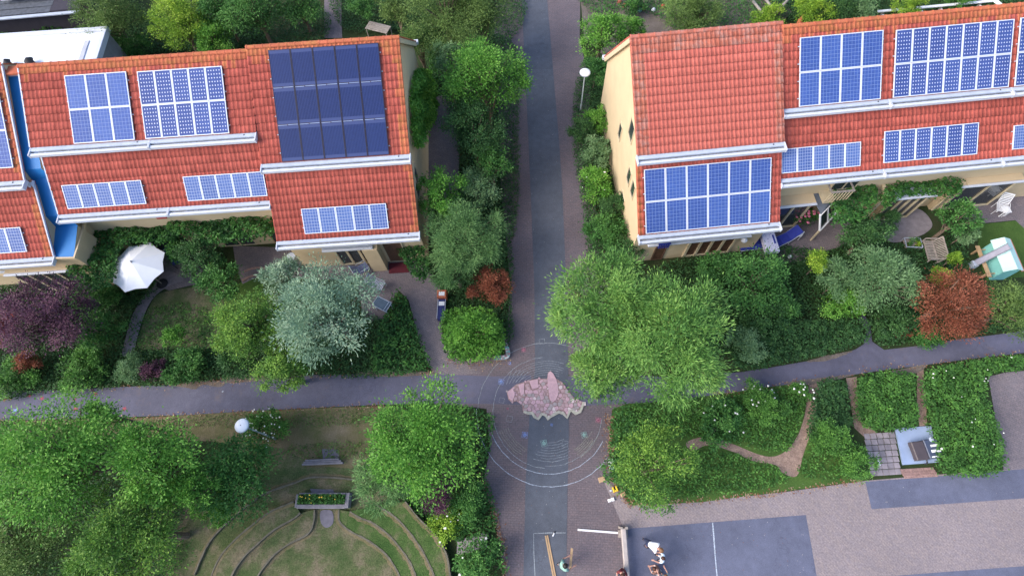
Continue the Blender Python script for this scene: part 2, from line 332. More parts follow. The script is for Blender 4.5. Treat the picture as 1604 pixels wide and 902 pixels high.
for nm, pts in (('wood_chip_path', [(1075, 693), (1100, 684), (1120, 686), (1150, 696), (1190, 712), (1215, 714), (1235, 702), (1250, 680), (1260, 650), (1268, 600), (1283, 600), (1278, 640), (1272, 670), (1258, 712), (1248, 745), (1225, 740), (1215, 728), (1180, 722), (1150, 708), (1110, 697), (1085, 706)]),
                ('wood_chip_path', [(1325, 592), (1342, 590), (1344, 640), (1350, 660), (1375, 678), (1360, 690), (1338, 670), (1332, 630)]),
                ('wood_chip_path', [(1436, 578), (1446, 576), (1450, 620), (1452, 665), (1440, 670), (1436, 630)])):
    sheet(nm, pts, 0.0165, M_chip, smooth=len(pts) > 10)
# ---- amphitheatre of grass terraces with stone edges
sheet('amphitheatre_lawn', [(463, 735), (560, 735), (600, 760), (637, 786), (685, 839), (707, 902), (720, 1000), (260, 1000), (290, 894), (335, 828), (400, 775)], 0.010, M_lawn, smooth=True)
sheet('bare_ground', [(430, 700), (480, 722), (480, 737), (400, 776), (335, 829), (292, 894), (270, 1000), (180, 1000), (230, 850), (300, 740), (370, 700)], 0.007, M_lawn, smooth=True)
amph = empty('grass_amphitheatre', at(520, 840), 0, 'round sunken lawn with curved grass terraces and thin stone edges', 'amphitheatre')
def inv(o, p): return (p[0]-o.location.x, p[1]-o.location.y)
EL = [[(494, 798), (492, 819), (483, 836), (455, 851), (430, 869), (407, 899), (395, 930)], [(532, 798), (533, 816), (549, 831), (574, 844), (596, 859), (612, 876), (627, 902), (640, 940)],
      [(473, 803), (463, 812), (433, 829), (407, 851), (385, 872), (366, 902), (355, 940)], [(550, 801), (566, 811), (586, 819), (609, 836), (627, 856), (642, 877), (653, 902), (665, 950)],
      [(463, 786), (428, 801), (400, 821), (372, 845), (350, 870), (335, 902), (325, 940)], [(591, 791), (619, 808), (642, 831), (662, 859), (675, 884), (682, 902), (694, 950)],
      [(637, 786), (659, 813), (685, 839), (700, 866), (707, 902), (714, 950)], [(561, 752), (521, 748), (486, 748), (463, 756), (420, 771), (400, 783), (365, 811), (335, 841), (320, 866), (306, 900)]]
M_edge = plain('terrace_stone', (0.13, 0.12, 0.09), 0.9, 0.3, 5, bmp=0.5)
M_bandg = soil_mat('terrace_grass', [(0.36, (0.040, 0.085, 0.022)), (0.52, (0.068, 0.115, 0.034)), (0.68, (0.14, 0.135, 0.075))], 1.2, 16)
for i, e in enumerate(EL):
    mb = MB(); ribbon(mb, [inv(amph, p) for p in gpath(e, 7)], 0.075, 0.0, (0.14, 0.14, 0.26, 0.26, 0.27, 0.38, 0.38, 0.12)[i], jit=0.3); mb.build('terrace_edge', M_edge, amph)
for a, c, h in ((EL[1], EL[3], 0.14), (EL[3], EL[5], 0.26), (EL[5], EL[6], 0.38), (EL[0], EL[2], 0.14), (EL[2], EL[4], 0.26)):
    pa = gpath(a, 5); pc = gpath(c, 5); g = [inv(amph, p) for p in pa+pc[::-1]]
    mb = MB(); mb.prism(g, 0.011, h-0.02); mb.build('grass_terrace', M_bandg if a is not EL[0] and a is not EL[2] else M_lawn, amph)
for i, e in enumerate(EL):
    h_ = (0.012, 0.012, 0.122, 0.122, 0.242, 0.242, 0.362, 0.012)[i]; sg = -1 if i in (1, 3, 5, 6) else 1
    g = [inv(amph, p) for p in gpath(e, 7)]; g2 = []
    for k in range(len(g)):
        d = Vector(g[min(k+1, len(g)-1)])-Vector(g[max(k-1, 0)]); d.normalize(); g2.append((g[k][0]+sg*d.y*-0.10*(1 if i != 7 else -1), g[k][1]+sg*d.x*0.10*(1 if i != 7 else -1)))
    mb = MB(); ribbon(mb, g2, 0.13, h_, h_+0.006, jit=0.5); mb.build('worn_strip', M_dry, amph)
# terrace steps by the road, planter, plank bench
st = empty('garden_steps', at(740, 850), 0, 'four short concrete steps from the brick road down to the grass terraces', 'steps')
for k, (x, y) in enumerate([(722, 856), (734, 853), (746, 850), (757, 846)]):
    p = at(x, y); q = at(x+9, y+16); r = at(x-3, y-8); mb = MB(); l = st.location
    mb.box(p.x-l.x-0.17, p.x-l.x+0.17, p.y-l.y-0.3, p.y-l.y+0.3, 0, 0.08+0.05*k, bev=0.01); o = mb.build('step', M_slab, st); o.rotation_euler.z = 0.0
pl = empty('timber_planter', at(508, 785), math.radians(0), 'weathered timber planter full of yellow flowers at the foot of the grass terraces', 'planter')
w2 = 1.12
for nm, x0, x1, y0, y1 in (('plank', -w2, w2, -0.32, -0.14), ('plank', w2-0.02, w2+0.17, -0.30, 0.36), ('plank', -w2-0.1, -w2+0.02, -0.28, 0.3), ('plank', -w2+0.03, w2-0.03, 0.28, 0.36)):
    mb = MB(); mb.box(x0, x1, y0, y1, 0, 0.42, bev=0.02); mb.build(nm, plain('grey_timber', (0.20, 0.19, 0.21), 0.85, 0.2, 6, bmp=0.4), pl)
mb = MB(); mb.box(-w2+0.02, w2-0.02, -0.14, 0.28, 0, 0.34); mb.build('soil', M_ground, pl)
pb = empty('plank_bench', at(508, 724), math.radians(2), 'low grey plank bench with stones on the slope above the grass terraces', 'bench')
for k in range(3):
    mb = MB(); mb.box(-0.98+0.06*k, 0.98-0.1*k, -0.12+0.09*k, -0.04+0.09*k, 0.10, 0.28-0.03*k, bev=0.01); mb.build('plank', MATS['grey_timber'], pb)
for x in (-0.7, 0.1, 0.75): mb = MB(); mb.box(x-0.06, x+0.06, -0.1, 0.12, 0, 0.1); mb.build('support', MATS['grey_timber'], pb)
sheet('flagstone', [(505, 703), (530, 704), (532, 717), (506, 719)], 0.03, plain('flagstone_grey', (0.16, 0.15, 0.18), 0.9, 0.2, 5), thick=0.03, kind='structure')
sheet('flagstone', [(486, 765), (505, 766), (522, 766), (524, 774), (490, 775)], 0.03, MATS['flagstone_grey'], thick=0.03)
sheet('flagstone', [(503, 800), (520, 800), (522, 818), (512, 826), (503, 818)], 0.025, MATS['flagstone_grey'], thick=0.02, smooth=True)
# ---- concrete slab pad: each slab its own piece
pad = empty('slab_pavement', at(1378, 710), 0); pad['kind'] = 'structure'
c00, c10, c01, c11 = at(1352, 679), at(1401, 676), at(1364, 746), at(1411, 743)
sl = MB().box(-0.5, 0.5, -0.5, 0.5, 0, 1, bev=0.0).mesh('slab_mesh', M_slab)
nx_, ny_ = 5, 7
for i in range(nx_):
    for j in range(ny_):
        u, v = (i+0.5)/nx_, (j+0.5)/ny_
        p = c00*(1-u)*(1-v)+c10*u*(1-v)+c01*(1-u)*v+c11*u*v
        o = link('paving_slab', sl, pad); o.location = (p.x-pad.location.x, p.y-pad.location.y, 0)
        o.scale = ((c10-c00).length/nx_-0.04, (c01-c00).length/ny_-0.03, 0.045+random.uniform(-0.006, 0.006)); o.rotation_euler.z = math.radians(4+random.uniform(-1, 1))
for (x0, y0, x1, y1) in ((1411, 728, 1468, 741),):
    a, c = at(x0, y0+5), at(x1, y1-7); mb = MB(); k = 0
    bm_ = MB().box(-0.1, 0.1, -0.05, 0.05, 0, 0.05, bev=0.006).mesh('kerb_brick', plain('worn_brick', (0.30, 0.19, 0.17), 0.85, 0.25, 8))
    for i in range(14):
        for j in range(3):
            o = link('brick', bm_, pad); o.location = (a.x-pad.location.x+0.11*i+0.04*j, a.y-pad.location.y-0.14-0.11*j+0.006*i, 0); o.rotation_euler.z = math.radians(94+random.uniform(-3, 3)); o.scale = (1, 0.95, 1)
# ---- metal plate and grill cabinet
a_, b_, c_, d_ = at(1401, 671), at(1457, 667), at(1468, 724), at(1413, 728)
mb = MB(); mb.prism([(p.x, p.y) for p in (a_, b_, c_, d_)], 0.0, 0.09); o = mb.build('cover_plate', plain('painted_plate', (0.30, 0.38, 0.55), 0.5, 0.08, 2))
tag(o, 'square pale blue metal plate beside the concrete slabs', 'plate')
gr = empty('charcoal_grill', at(1444, 706, 0.09), math.radians(6), 'black box shaped grill with white papers on top, on the pale blue plate', 'grill')
mb = MB(); mb.box(-0.62, -0.05, -0.42, 0.42, 0.16, 0.42, bev=0.03); mb.build('lid', plain('grill_lid', (0.075, 0.06, 0.065), 0.45, 0.1), gr)
mb = MB(); mb.box(-0.04, 0.60, -0.40, 0.45, 0.14, 0.44, bev=0.03); mb.build('body', plain('grill_body', (0.06, 0.075, 0.12), 0.4, 0.1), gr)
for x in (-0.5, 0.5):
    for y in (-0.3, 0.3):
        mb = MB(); mb.box(x-0.03, x+0.03, y-0.03, y+0.03, 0, 0.2); mb.build('leg', M_black, gr)
for x0, x1, y0, y1 in ((0.18, 0.55, 0.1, 0.2), (0.13, 0.56, -0.15, -0.03), (0.05, 0.36, -0.37, -0.31)):
    mb = MB(); mb.box(x0, x1, y0, y1, 0.445, 0.458); mb.build('paper', M_rope, gr)
mb = MB(); mb.lathe([(0.10, 0), (0.11, 0.02), (0.05, 0.025)], 14, (0.32, 0.42, 0.45)); mb.build('dish', M_zinc, gr)
mb = MB(); mb.tube([(-0.15, -0.42, 0.3), (-0.15, -0.52, 0.3), (-0.2, -0.6, 0.28), (-0.28, -0.58, 0.26)], 0.035, 6); mb.build('handle', M_black, gr)
p = at(1376, 724, 0.06); mb = MB(); mb.box(-0.055, 0.055, -0.14, 0.14, 0, 0.006); o = mb.build('paper_sheet', M_rope); o.location = p+Vector((0, 0, 0.005)); o.rotation_euler.z = 0.15
tag(o, 'small white sheet of paper lying on the concrete slabs', 'paper')

# ---- chalk drawings (flat marks lying on the road surface)
def chalk_mat(name, c):
    m, t, b = new_mat(name); p = pos(t)
    t.links.new(ramp(t, noise(t, p, 25, 3, 0.8), [(0.38, tuple(x*0.35 for x in c)), (0.55, c)]), b.inputs['Base Color']); b.inputs['Roughness'].default_value = 0.95; return m
M_chalk = chalk_mat('white_chalk', (0.33, 0.36, 0.39)); M_chalkw = chalk_mat('strong_white_chalk', (0.50, 0.56, 0.66)); M_chalky = chalk_mat('yellow_chalk', (0.36, 0.36, 0.28))
M_chalkp = chalk_mat('pink_chalk', (0.55, 0.22, 0.30)); M_chalkb = chalk_mat('blue_chalk', (0.30, 0.40, 0.75)); M_chalkg = chalk_mat('green_chalk', (0.35, 0.55, 0.5))
cc = at(859, 643); ch = empty('chalk_drawing', (cc.x, cc.y, 0), 0, 'chalk drawing of rings and small squares round the stone mosaic', 'chalk drawing')
ZC = 0.0235
def arc(r, a0, a1, w, m, wob=0.01, rx=1.0, cxo=0, cyo=0):
    n = max(4, int(abs(a1-a0)/4)); pts = []
    for i in range(n+1):
        a = math.radians(a0+(a1-a0)*i/n); rr = r*(1+random.uniform(-wob, wob))
        pts.append((cxo+rr*rx*math.cos(a), cyo+rr*math.sin(a)))
    mb = MB(); ribbon(mb, catmull(pts, 3, False), w, ZC-0.001, ZC+random.uniform(0, 0.0012), jit=0.4); mb.build('chalk_line', m, ch)
R0 = (at(863, 762)-cc).length
arc(R0, 178, 320, 0.026, M_chalkw, 0.004); arc((at(865, 742)-cc).length, 200, 330, 0.026, M_chalkw, 0.004)
arc(R0*0.985, 60, 178, 0.022, M_chalk, 0.004); arc(R0*0.77, 95, 265, 0.022, M_chalk, 0.006); arc(R0*0.74, 265, 350, 0.02, M_chalk, 0.006)
for k in range(7): arc(R0*(0.71-0.033*k), 68+random.uniform(0, 8), 150-random.uniform(0, 25), 0.016, M_chalk, 0.006)
for k in range(8): arc(R0*(0.68-0.035*k), 245+random.uniform(0, 12)+2*k, 300-random.uniform(0, 12), 0.018, M_chalk, 0.008)
for k in range(6): arc(R0*(0.75-0.025*k), 300+random.uniform(0, 6), 335-random.uniform(0, 12), 0.016, M_chalky, 0.008)
for k in range(5): arc(R0*(0.73-0.03*k), 202, 232+random.uniform(0, 8), 0.014, M_chalky, 0.008)
for k in range(5):
    p = at(793+5*k, 602-k); q = at(803+6*k, 578+k); mb = MB(); ribbon(mb, [(p.x-cc.x, p.y-cc.y), (q.x-cc.x, q.y-cc.y)], 0.02, ZC, ZC+0.001); mb.build('chalk_line', M_chalk, ch)
for x, y, s_, m, fill in ((785, 598, 0.14, M_chalkb, 1), (820, 548, 0.12, M_chalkp, 1), (849, 535, 0.15, M_chalk, 0), (786, 627, 0.13, M_chalk, 0), (798, 656, 0.15, M_chalk, 0), (822, 681, 0.14, M_chalkb, 1), (852, 694, 0.15, M_chalkg, 1), (885, 695, 0.15, M_chalk, 0), (915, 681, 0.14, M_chalkg, 1), (937, 658, 0.13, M_chalkp, 1), (864, 665, 0.06, M_chalkb, 1), (798, 569, 0.08, M_chalkb, 1), (795, 640, 0.05, M_chalkp, 1)):
    p = at(x, y); mb = MB(); r = random.uniform(-0.3, 0.3); px_, py_ = p.x-cc.x, p.y-cc.y
    sq = [(px_+s_*1.3*math.cos(r+math.pi/4+k*math.pi/2), py_+s_*1.3*math.sin(r+math.pi/4+k*math.pi/2)) for k in range(5)]
    ribbon(mb, sq, 0.018, ZC, ZC+0.002)
    if fill:
        for k in range(4):
            a = r+k*math.pi/4; ribbon(mb, [(px_-s_*0.75*math.cos(a), py_-s_*0.75*math.sin(a)), (px_+s_*0.75*math.cos(a), py_+s_*0.75*math.sin(a))], 0.035, ZC, ZC+0.003)
    mb.build('chalk_square', m, ch)
# chalk court lines
def line_thing(pts, w, m, label, name='chalk_court_line', z=0.018):
    l = at(*pts[0]); mb = MB(); ribbon(mb, [(at(*p).x-l.x, at(*p).y-l.y) for p in pts], w, 0, 0.003, jit=0.3)
    o = mb.build(name, m); o.location = (l.x, l.y, z); return tag(o, label, 'marking')
line_thing([(1116, 818), (1118, 840), (1120, 870), (1123, 902), (1125, 930)], 0.05, M_chalkw, 'thin white line painted across the grey ball court')
line_thing([(886, 834), (860, 834), (836, 835), (836, 860), (838, 902), (839, 940)], 0.035, M_chalk, 'faint chalk corner drawn on the asphalt strip beside the long boards', z=0.02)

# ---- raised stone mosaic
OUT = [(793.9, 613.7), (809, 602), (827.9, 595.8), (843, 593), (857, 593), (858.5, 583.5), (861.8, 581.3), (866.5, 585.4), (871, 593), (880.6, 598.6), (890, 612), (899.5, 623), (914.6, 630.6), (909, 645.7), (902, 648.5), (895, 643), (892, 645), (888, 655), (882, 648), (875, 646), (869, 649), (862, 653), (858, 657), (854, 651), (848, 649), (842, 657), (836, 653), (833, 648), (825, 647.6), (819, 645), (818, 634), (809, 628), (801.5, 630.6), (796, 625)]
OW = [(at(x, y).x, at(x, y).y) for x, y in OUT]
mo = empty('stone_mosaic', (*OW[14], 0), 0, 'pink stone mosaic with scalloped edge in the middle of the chalk rings', 'mosaic')
og = mo.location
OL = [(x-og.x, y-og.y) for x, y in OW]
mb = MB(); mb.prism(OL, 0.0, 0.045); mb.build('base', soil_mat('pebble_bed', [(0.3, (0.24, 0.15, 0.15)), (0.7, (0.42, 0.30, 0.29))], 6, 25), mo)
def inside(p, poly):
    c = False; n = len(poly)
    for i in range(n):
        a, b2 = poly[i], poly[(i+1) % n]
        if (a[1] > p[1]) != (b2[1] > p[1]) and p[0] < (b2[0]-a[0])*(p[1]-a[1])/(b2[1]-a[1])+a[0]: c = not c
    return c
xs = [p[0] for p in OL]; ys = [p[1] for p in OL]
pts = []
stp = 0.2
y = min(ys); r_ = 0
while y < max(ys):
    x = min(xs)+(stp/2 if r_ % 2 else 0)
    while x < max(xs):
        pts.append((x+random.uniform(-.07, .07), y+random.uniform(-.07, .07))); x += stp
    y += stp*0.87; r_ += 1
fin = [(x-og.x, y-og.y) for x, y in [(at(a, c).x, at(a, c).y) for a, c in [(858, 586), (862, 581.5), (867, 586), (871, 594), (874.5, 605), (874, 618), (871, 626), (866, 630), (861, 626), (859, 610), (857.5, 597)]]]
big1 = [(at(a, c).x-og.x, at(a, c).y-og.y) for a, c in [(829, 597), (842, 594), (843.5, 607), (834, 610)]]
big2 = [(at(a, c).x-og.x, at(a, c).y-og.y) for a, c in [(812, 603), (821, 600), (821, 617), (816, 620)]]
big3 = [(at(a, c).x-og.x, at(a, c).y-og.y) for a, c in [(795, 614), (803, 608), (807, 618), (803, 628), (797, 624)]]
stone_m = [plain('pink_stone', (0.52, 0.34, 0.38), 0.8, 0.15, 6), plain('rose_stone', (0.42, 0.29, 0.30), 0.8, 0.2, 6), plain('grey_stone', (0.36, 0.31, 0.31), 0.8, 0.2, 6), plain('pale_stone', (0.60, 0.50, 0.50), 0.8, 0.12, 6)]
def vcell(i):
    p = pts[i]; poly = [(p[0]-.3, p[1]-.3), (p[0]+.3, p[1]-.3), (p[0]+.3, p[1]+.3), (p[0]-.3, p[1]+.3)]
    for j, q in enumerate(pts):
        if j == i or abs(q[0]-p[0]) > .6 or abs(q[1]-p[1]) > .6: continue
        mx, my = (p[0]+q[0])/2, (p[1]+q[1])/2; nx, ny = q[0]-p[0], q[1]-p[1]; out = []
        for k in range(len(poly)):
            a, c = poly[k], poly[(k+1) % len(poly)]
            da = (a[0]-mx)*nx+(a[1]-my)*ny; dc = (c[0]-mx)*nx+(c[1]-my)*ny
            if da <= 0: out.append(a)
            if (da < 0) != (dc < 0) and da != dc:
                t_ = da/(da-dc); out.append((a[0]+(c[0]-a[0])*t_, a[1]+(c[1]-a[1])*t_))
        poly = out
        if len(poly) < 3: return None
    return poly
for i, p in enumerate(pts):
    if not inside(p, OL) or any(inside(p, q) for q in (fin, big1, big2, big3)): continue
    c = vcell(i)
    if not c: continue
    sh = random.uniform(0.82, 0.92); c = [(p[0]+(x-p[0])*sh, p[1]+(y-p[1])*sh) for x, y in c]
    if sum(inside(q, OL) for q in c) < len(c)-1: c = [(p[0]+(x-p[0])*0.6, p[1]+(y-p[1])*0.6) for x, y in c]
    if any(inside(q, f) for q in c for f in (fin, big1, big2, big3)): c = [(p[0]+(x-p[0])*0.55, p[1]+(y-p[1])*0.55) for x, y in c]
    mb = MB(); mb.prism(c, 0.04, 0.055+random.uniform(0, 0.02)); mb.build('stone', random.choices(stone_m, [5, 5, 3, 1])[0], mo)
for f, h in ((fin, 0.07), (big1, 0.08), (big2, 0.075), (big3, 0.08)):
    mb = MB(); mb.prism(f, 0.04, h); mb.build('stone', stone_m[0], mo)
mb = MB(); ribbon(mb, [(x*0.985, y+0.02) for x, y in OL[12:30]], 0.13, 0.03, 0.075, jit=0.15); mb.build('scalloped_edge', plain('pale_green_stone', (0.42, 0.40, 0.33), 0.8, 0.25, 9), mo)
# mosaic kerb at the hedge corner
kb = at(790, 535); kk = empty('mosaic_kerb', (kb.x, kb.y, 0), 0, 'low kerb covered in turquoise and white mosaic at the corner of the round hedge', 'kerb')
kp = [(at(x, y).x-kb.x, at(x, y).y-kb.y) for x, y in [(784, 516), (787, 525), (790, 535), (794, 545), (796, 553), (795, 559), (788, 561), (780, 561), (773, 562)]]
mb = MB(); ribbon(mb, catmull(kp, 3, False), 0.22, 0, 0.16); mb.build('kerb_body', plain('kerb_concrete', (0.3, 0.28, 0.28), 0.9), kk)
km = [plain('turquoise_tessera', (0.18, 0.45, 0.45), 0.5), plain('white_tessera', (0.62, 0.64, 0.64), 0.5), plain('rose_tessera', (0.45, 0.25, 0.28), 0.5)]
cp = catmull(kp, 4, False); tess = [MB().box(-.04, .04, -.04, .04, 0, .012).mesh('tessera', m) for m in km]
for i in range(len(cp)):
    for s_ in (-0.055, 0.055):
        o = link('mosaic_tile', random.choice(tess), kk); d = Vector(cp[min(i+1, len(cp)-1)])-Vector(cp[max(i-1, 0)]); d.normalize()
        o.location = (cp[i][0]-d.y*s_, cp[i][1]+d.x*s_, 0.16); o.rotation_euler.z = random.uniform(0, 1)

# red chalk stars on the left path, leaf litter and soil along the edges
cs = at(110, 628); st2 = empty('chalk_stars', (cs.x, cs.y, 0), 0, 'faint red chalk stars scattered on the left end of the asphalt path', 'chalk drawing')
M_chalkr = chalk_mat('red_chalk', (0.42, 0.10, 0.13))
for x, y, s_, m in ((17, 624, .12, M_chalkr), (47, 619, .14, M_chalkr), (66, 624, .13, M_chalkr), (117, 626, .10, M_chalkr), (119, 640, .16, M_chalkr), (150, 617, .13, M_chalkr), (195, 640, .14, M_chalkr), (24, 643, .15, M_chalkb), (349, 613, .06, M_chalkw), (8, 626, .12, M_chalkr)):
    p = at(x, y); star = []
    for k in range(10): a = math.pi*k/5+random.uniform(-.1, .1); r = s_*(1.0 if k % 2 == 0 else 0.5); star.append((p.x-cs.x+r*math.cos(a), p.y-cs.y+r*math.sin(a)))
    mb = MB(); mb.prism(star, 0.0145, 0.016); mb.build('chalk_star', m, st2)
def litter(name, pts, w, n, cols, lab, size=0.05):
    g = gpath(pts, 6); mbs = [MB() for _ in cols]
    for _ in range(n):
        i = random.randrange(len(g)-1); t_ = random.random(); x = g[i][0]*(1-t_)+g[i+1][0]*t_+random.gauss(0, w); y = g[i][1]*(1-t_)+g[i+1][1]*t_+random.gauss(0, w)
        a = random.uniform(0, 6.28); s_ = size*random.uniform(.5, 1.3); z = 0.024+random.uniform(0, .01)
        random.choice(mbs).add([(x+s_*math.cos(a), y+s_*math.sin(a), z), (x+s_*.5*math.cos(a+1.6), y+s_*.5*math.sin(a+1.6), z+.008), (x-s_*math.cos(a), y-s_*math.sin(a), z), (x+s_*.5*math.cos(a-1.6), y+s_*.5*math.sin(a-1.6), z+.006)], [(0, 1, 2, 3)])
    for mb, m in zip(mbs, cols):
        if mb.v: o = mb.build(name, m); tag(o, lab, None, None, 'stuff')
L_br = [plain('brown_leaf', (0.20, 0.09, 0.05), 0.9, 0.4, 9), plain('tan_leaf', (0.34, 0.24, 0.16), 0.9, 0.3, 9)]
litter('leaf_litter', [(752, 740), (765, 780), (778, 815), (788, 860), (792, 902)], 0.10, 420, L_br, 'brown fallen leaves along the left edge of the brick road')
litter('leaf_litter', [(905, 180), (920, 260), (935, 340), (950, 400)], 0.16, 300, L_br, 'fallen leaves below the cream wall hedge')
litter('leaf_litter', [(0, 611), (150, 607), (300, 601), (400, 592), (560, 585), (680, 584)], 0.12, 520, L_br, 'dry leaves and soil along the upper path edge')
litter('leaf_litter', [(0, 660), (200, 654), (400, 644), (600, 634)], 0.08, 380, L_br, 'dry grass bits along the lower path edge')
litter('leaf_litter', [(1000, 790), (1100, 784), (1230, 769), (1350, 752)], 0.10, 380, L_br, 'fallen leaves along the plaza edge')
litter('leaf_litter', [(1120, 618), (1210, 606), (1350, 584), (1480, 568), (1600, 553)], 0.12, 320, L_br, 'dry bits along the lower edge of the right path')
litter('leaf_litter', [(700, 562), (750, 568), (790, 562)], 0.2, 160, L_br, 'brown leaves beside the mosaic kerb')
litter('road_speck', [(840, 10), (850, 200), (860, 400), (858, 520), (855, 760), (850, 890)], 1.3, 420, [plain('pale_speck', (0.4, 0.38, 0.36), 0.9), L_br[0]], 'small specks and leaves scattered over the road', 0.022)
litter('road_speck', [(1000, 800), (1200, 850), (1400, 840), (1590, 820)], 1.2, 260, [MATS['pale_speck'], L_br[0]], 'small specks scattered over the plaza', 0.022)
litter('leaf_litter', [(955, 650), (955, 700), (962, 755), (990, 790)], 0.14, 420, L_br, 'reddish leaf litter between brick road and wild garden')
for pts in ([(270, 603), (300, 598), (330, 596), (352, 600), (345, 606), (318, 603), (306, 610), (292, 607)], [(345, 593), (380, 588), (410, 588), (440, 592), (400, 597), (360, 600)], [(560, 584), (600, 580), (650, 581), (690, 585), (640, 589), (590, 589)], [(1262, 566), (1290, 558), (1320, 552), (1335, 550), (1310, 561), (1285, 566)], [(1230, 600), (1262, 594), (1300, 590), (1340, 586), (1300, 597), (1262, 603)], [(1395, 582), (1430, 574), (1450, 572), (1440, 582), (1415, 588)]):
    sheet('soil_edge', pts, 0.0225, M_sand, smooth=True, jit=0.02)
# ================================================================ HOUSES
TW, TR_, TL = 0.20, 0.375, 0.42
def tile_geo():
    xs = [(-0.10, 0.004), (-0.085, 0.020), (-0.05, 0.028), (-0.012, 0.020), (0.012, 0.008), (0.055, 0.002), (0.10, 0.006)]
    v = []
    for y, dz in ((0.0, 0.058), (TL, 0.006)):
        for x, z in xs: v.append((x, y, z+dz))
    for x, z in xs: v.append((x, 0.014, 0.0))
    n = len(xs); f = [(i, i+1, n+i+1, n+i) for i in range(n-1)]+[(2*n+i, 2*n+i+1, i+1, i) for i in range(n-1)]
    return v, f
TV, TF = tile_geo()
def tile_mesh(m):
    b = MB(); b.add(TV, TF[:6]); b.f += TF[6:]; b.m += [1]*6; me = b.mesh('roof_tile', [m, M_lipshade]); me.polygons.foreach_set('use_smooth', [True]*6+[False]*6); return me
TM = {}
def cap_mesh():
    b = MB(); n = 6; pr = [(0.11*math.cos(math.pi*i/n), 0.085*math.sin(math.pi*i/n)) for i in range(n+1)]
    for k, (x, s_) in enumerate(((0.0, 1.12), (0.06, 1.12), (0.07, 1.0), (0.40, 0.94))):
        for y, z in pr: b.v.append((x, y*s_, z*s_))
    for k in range(3):
        for i in range(n): a = k*(n+1)+i; b.f.append((a, a+1, a+n+2, a+n+1)); b.m.append(0)
    b.f.append(tuple(range(n+1))); b.m.append(0); return b
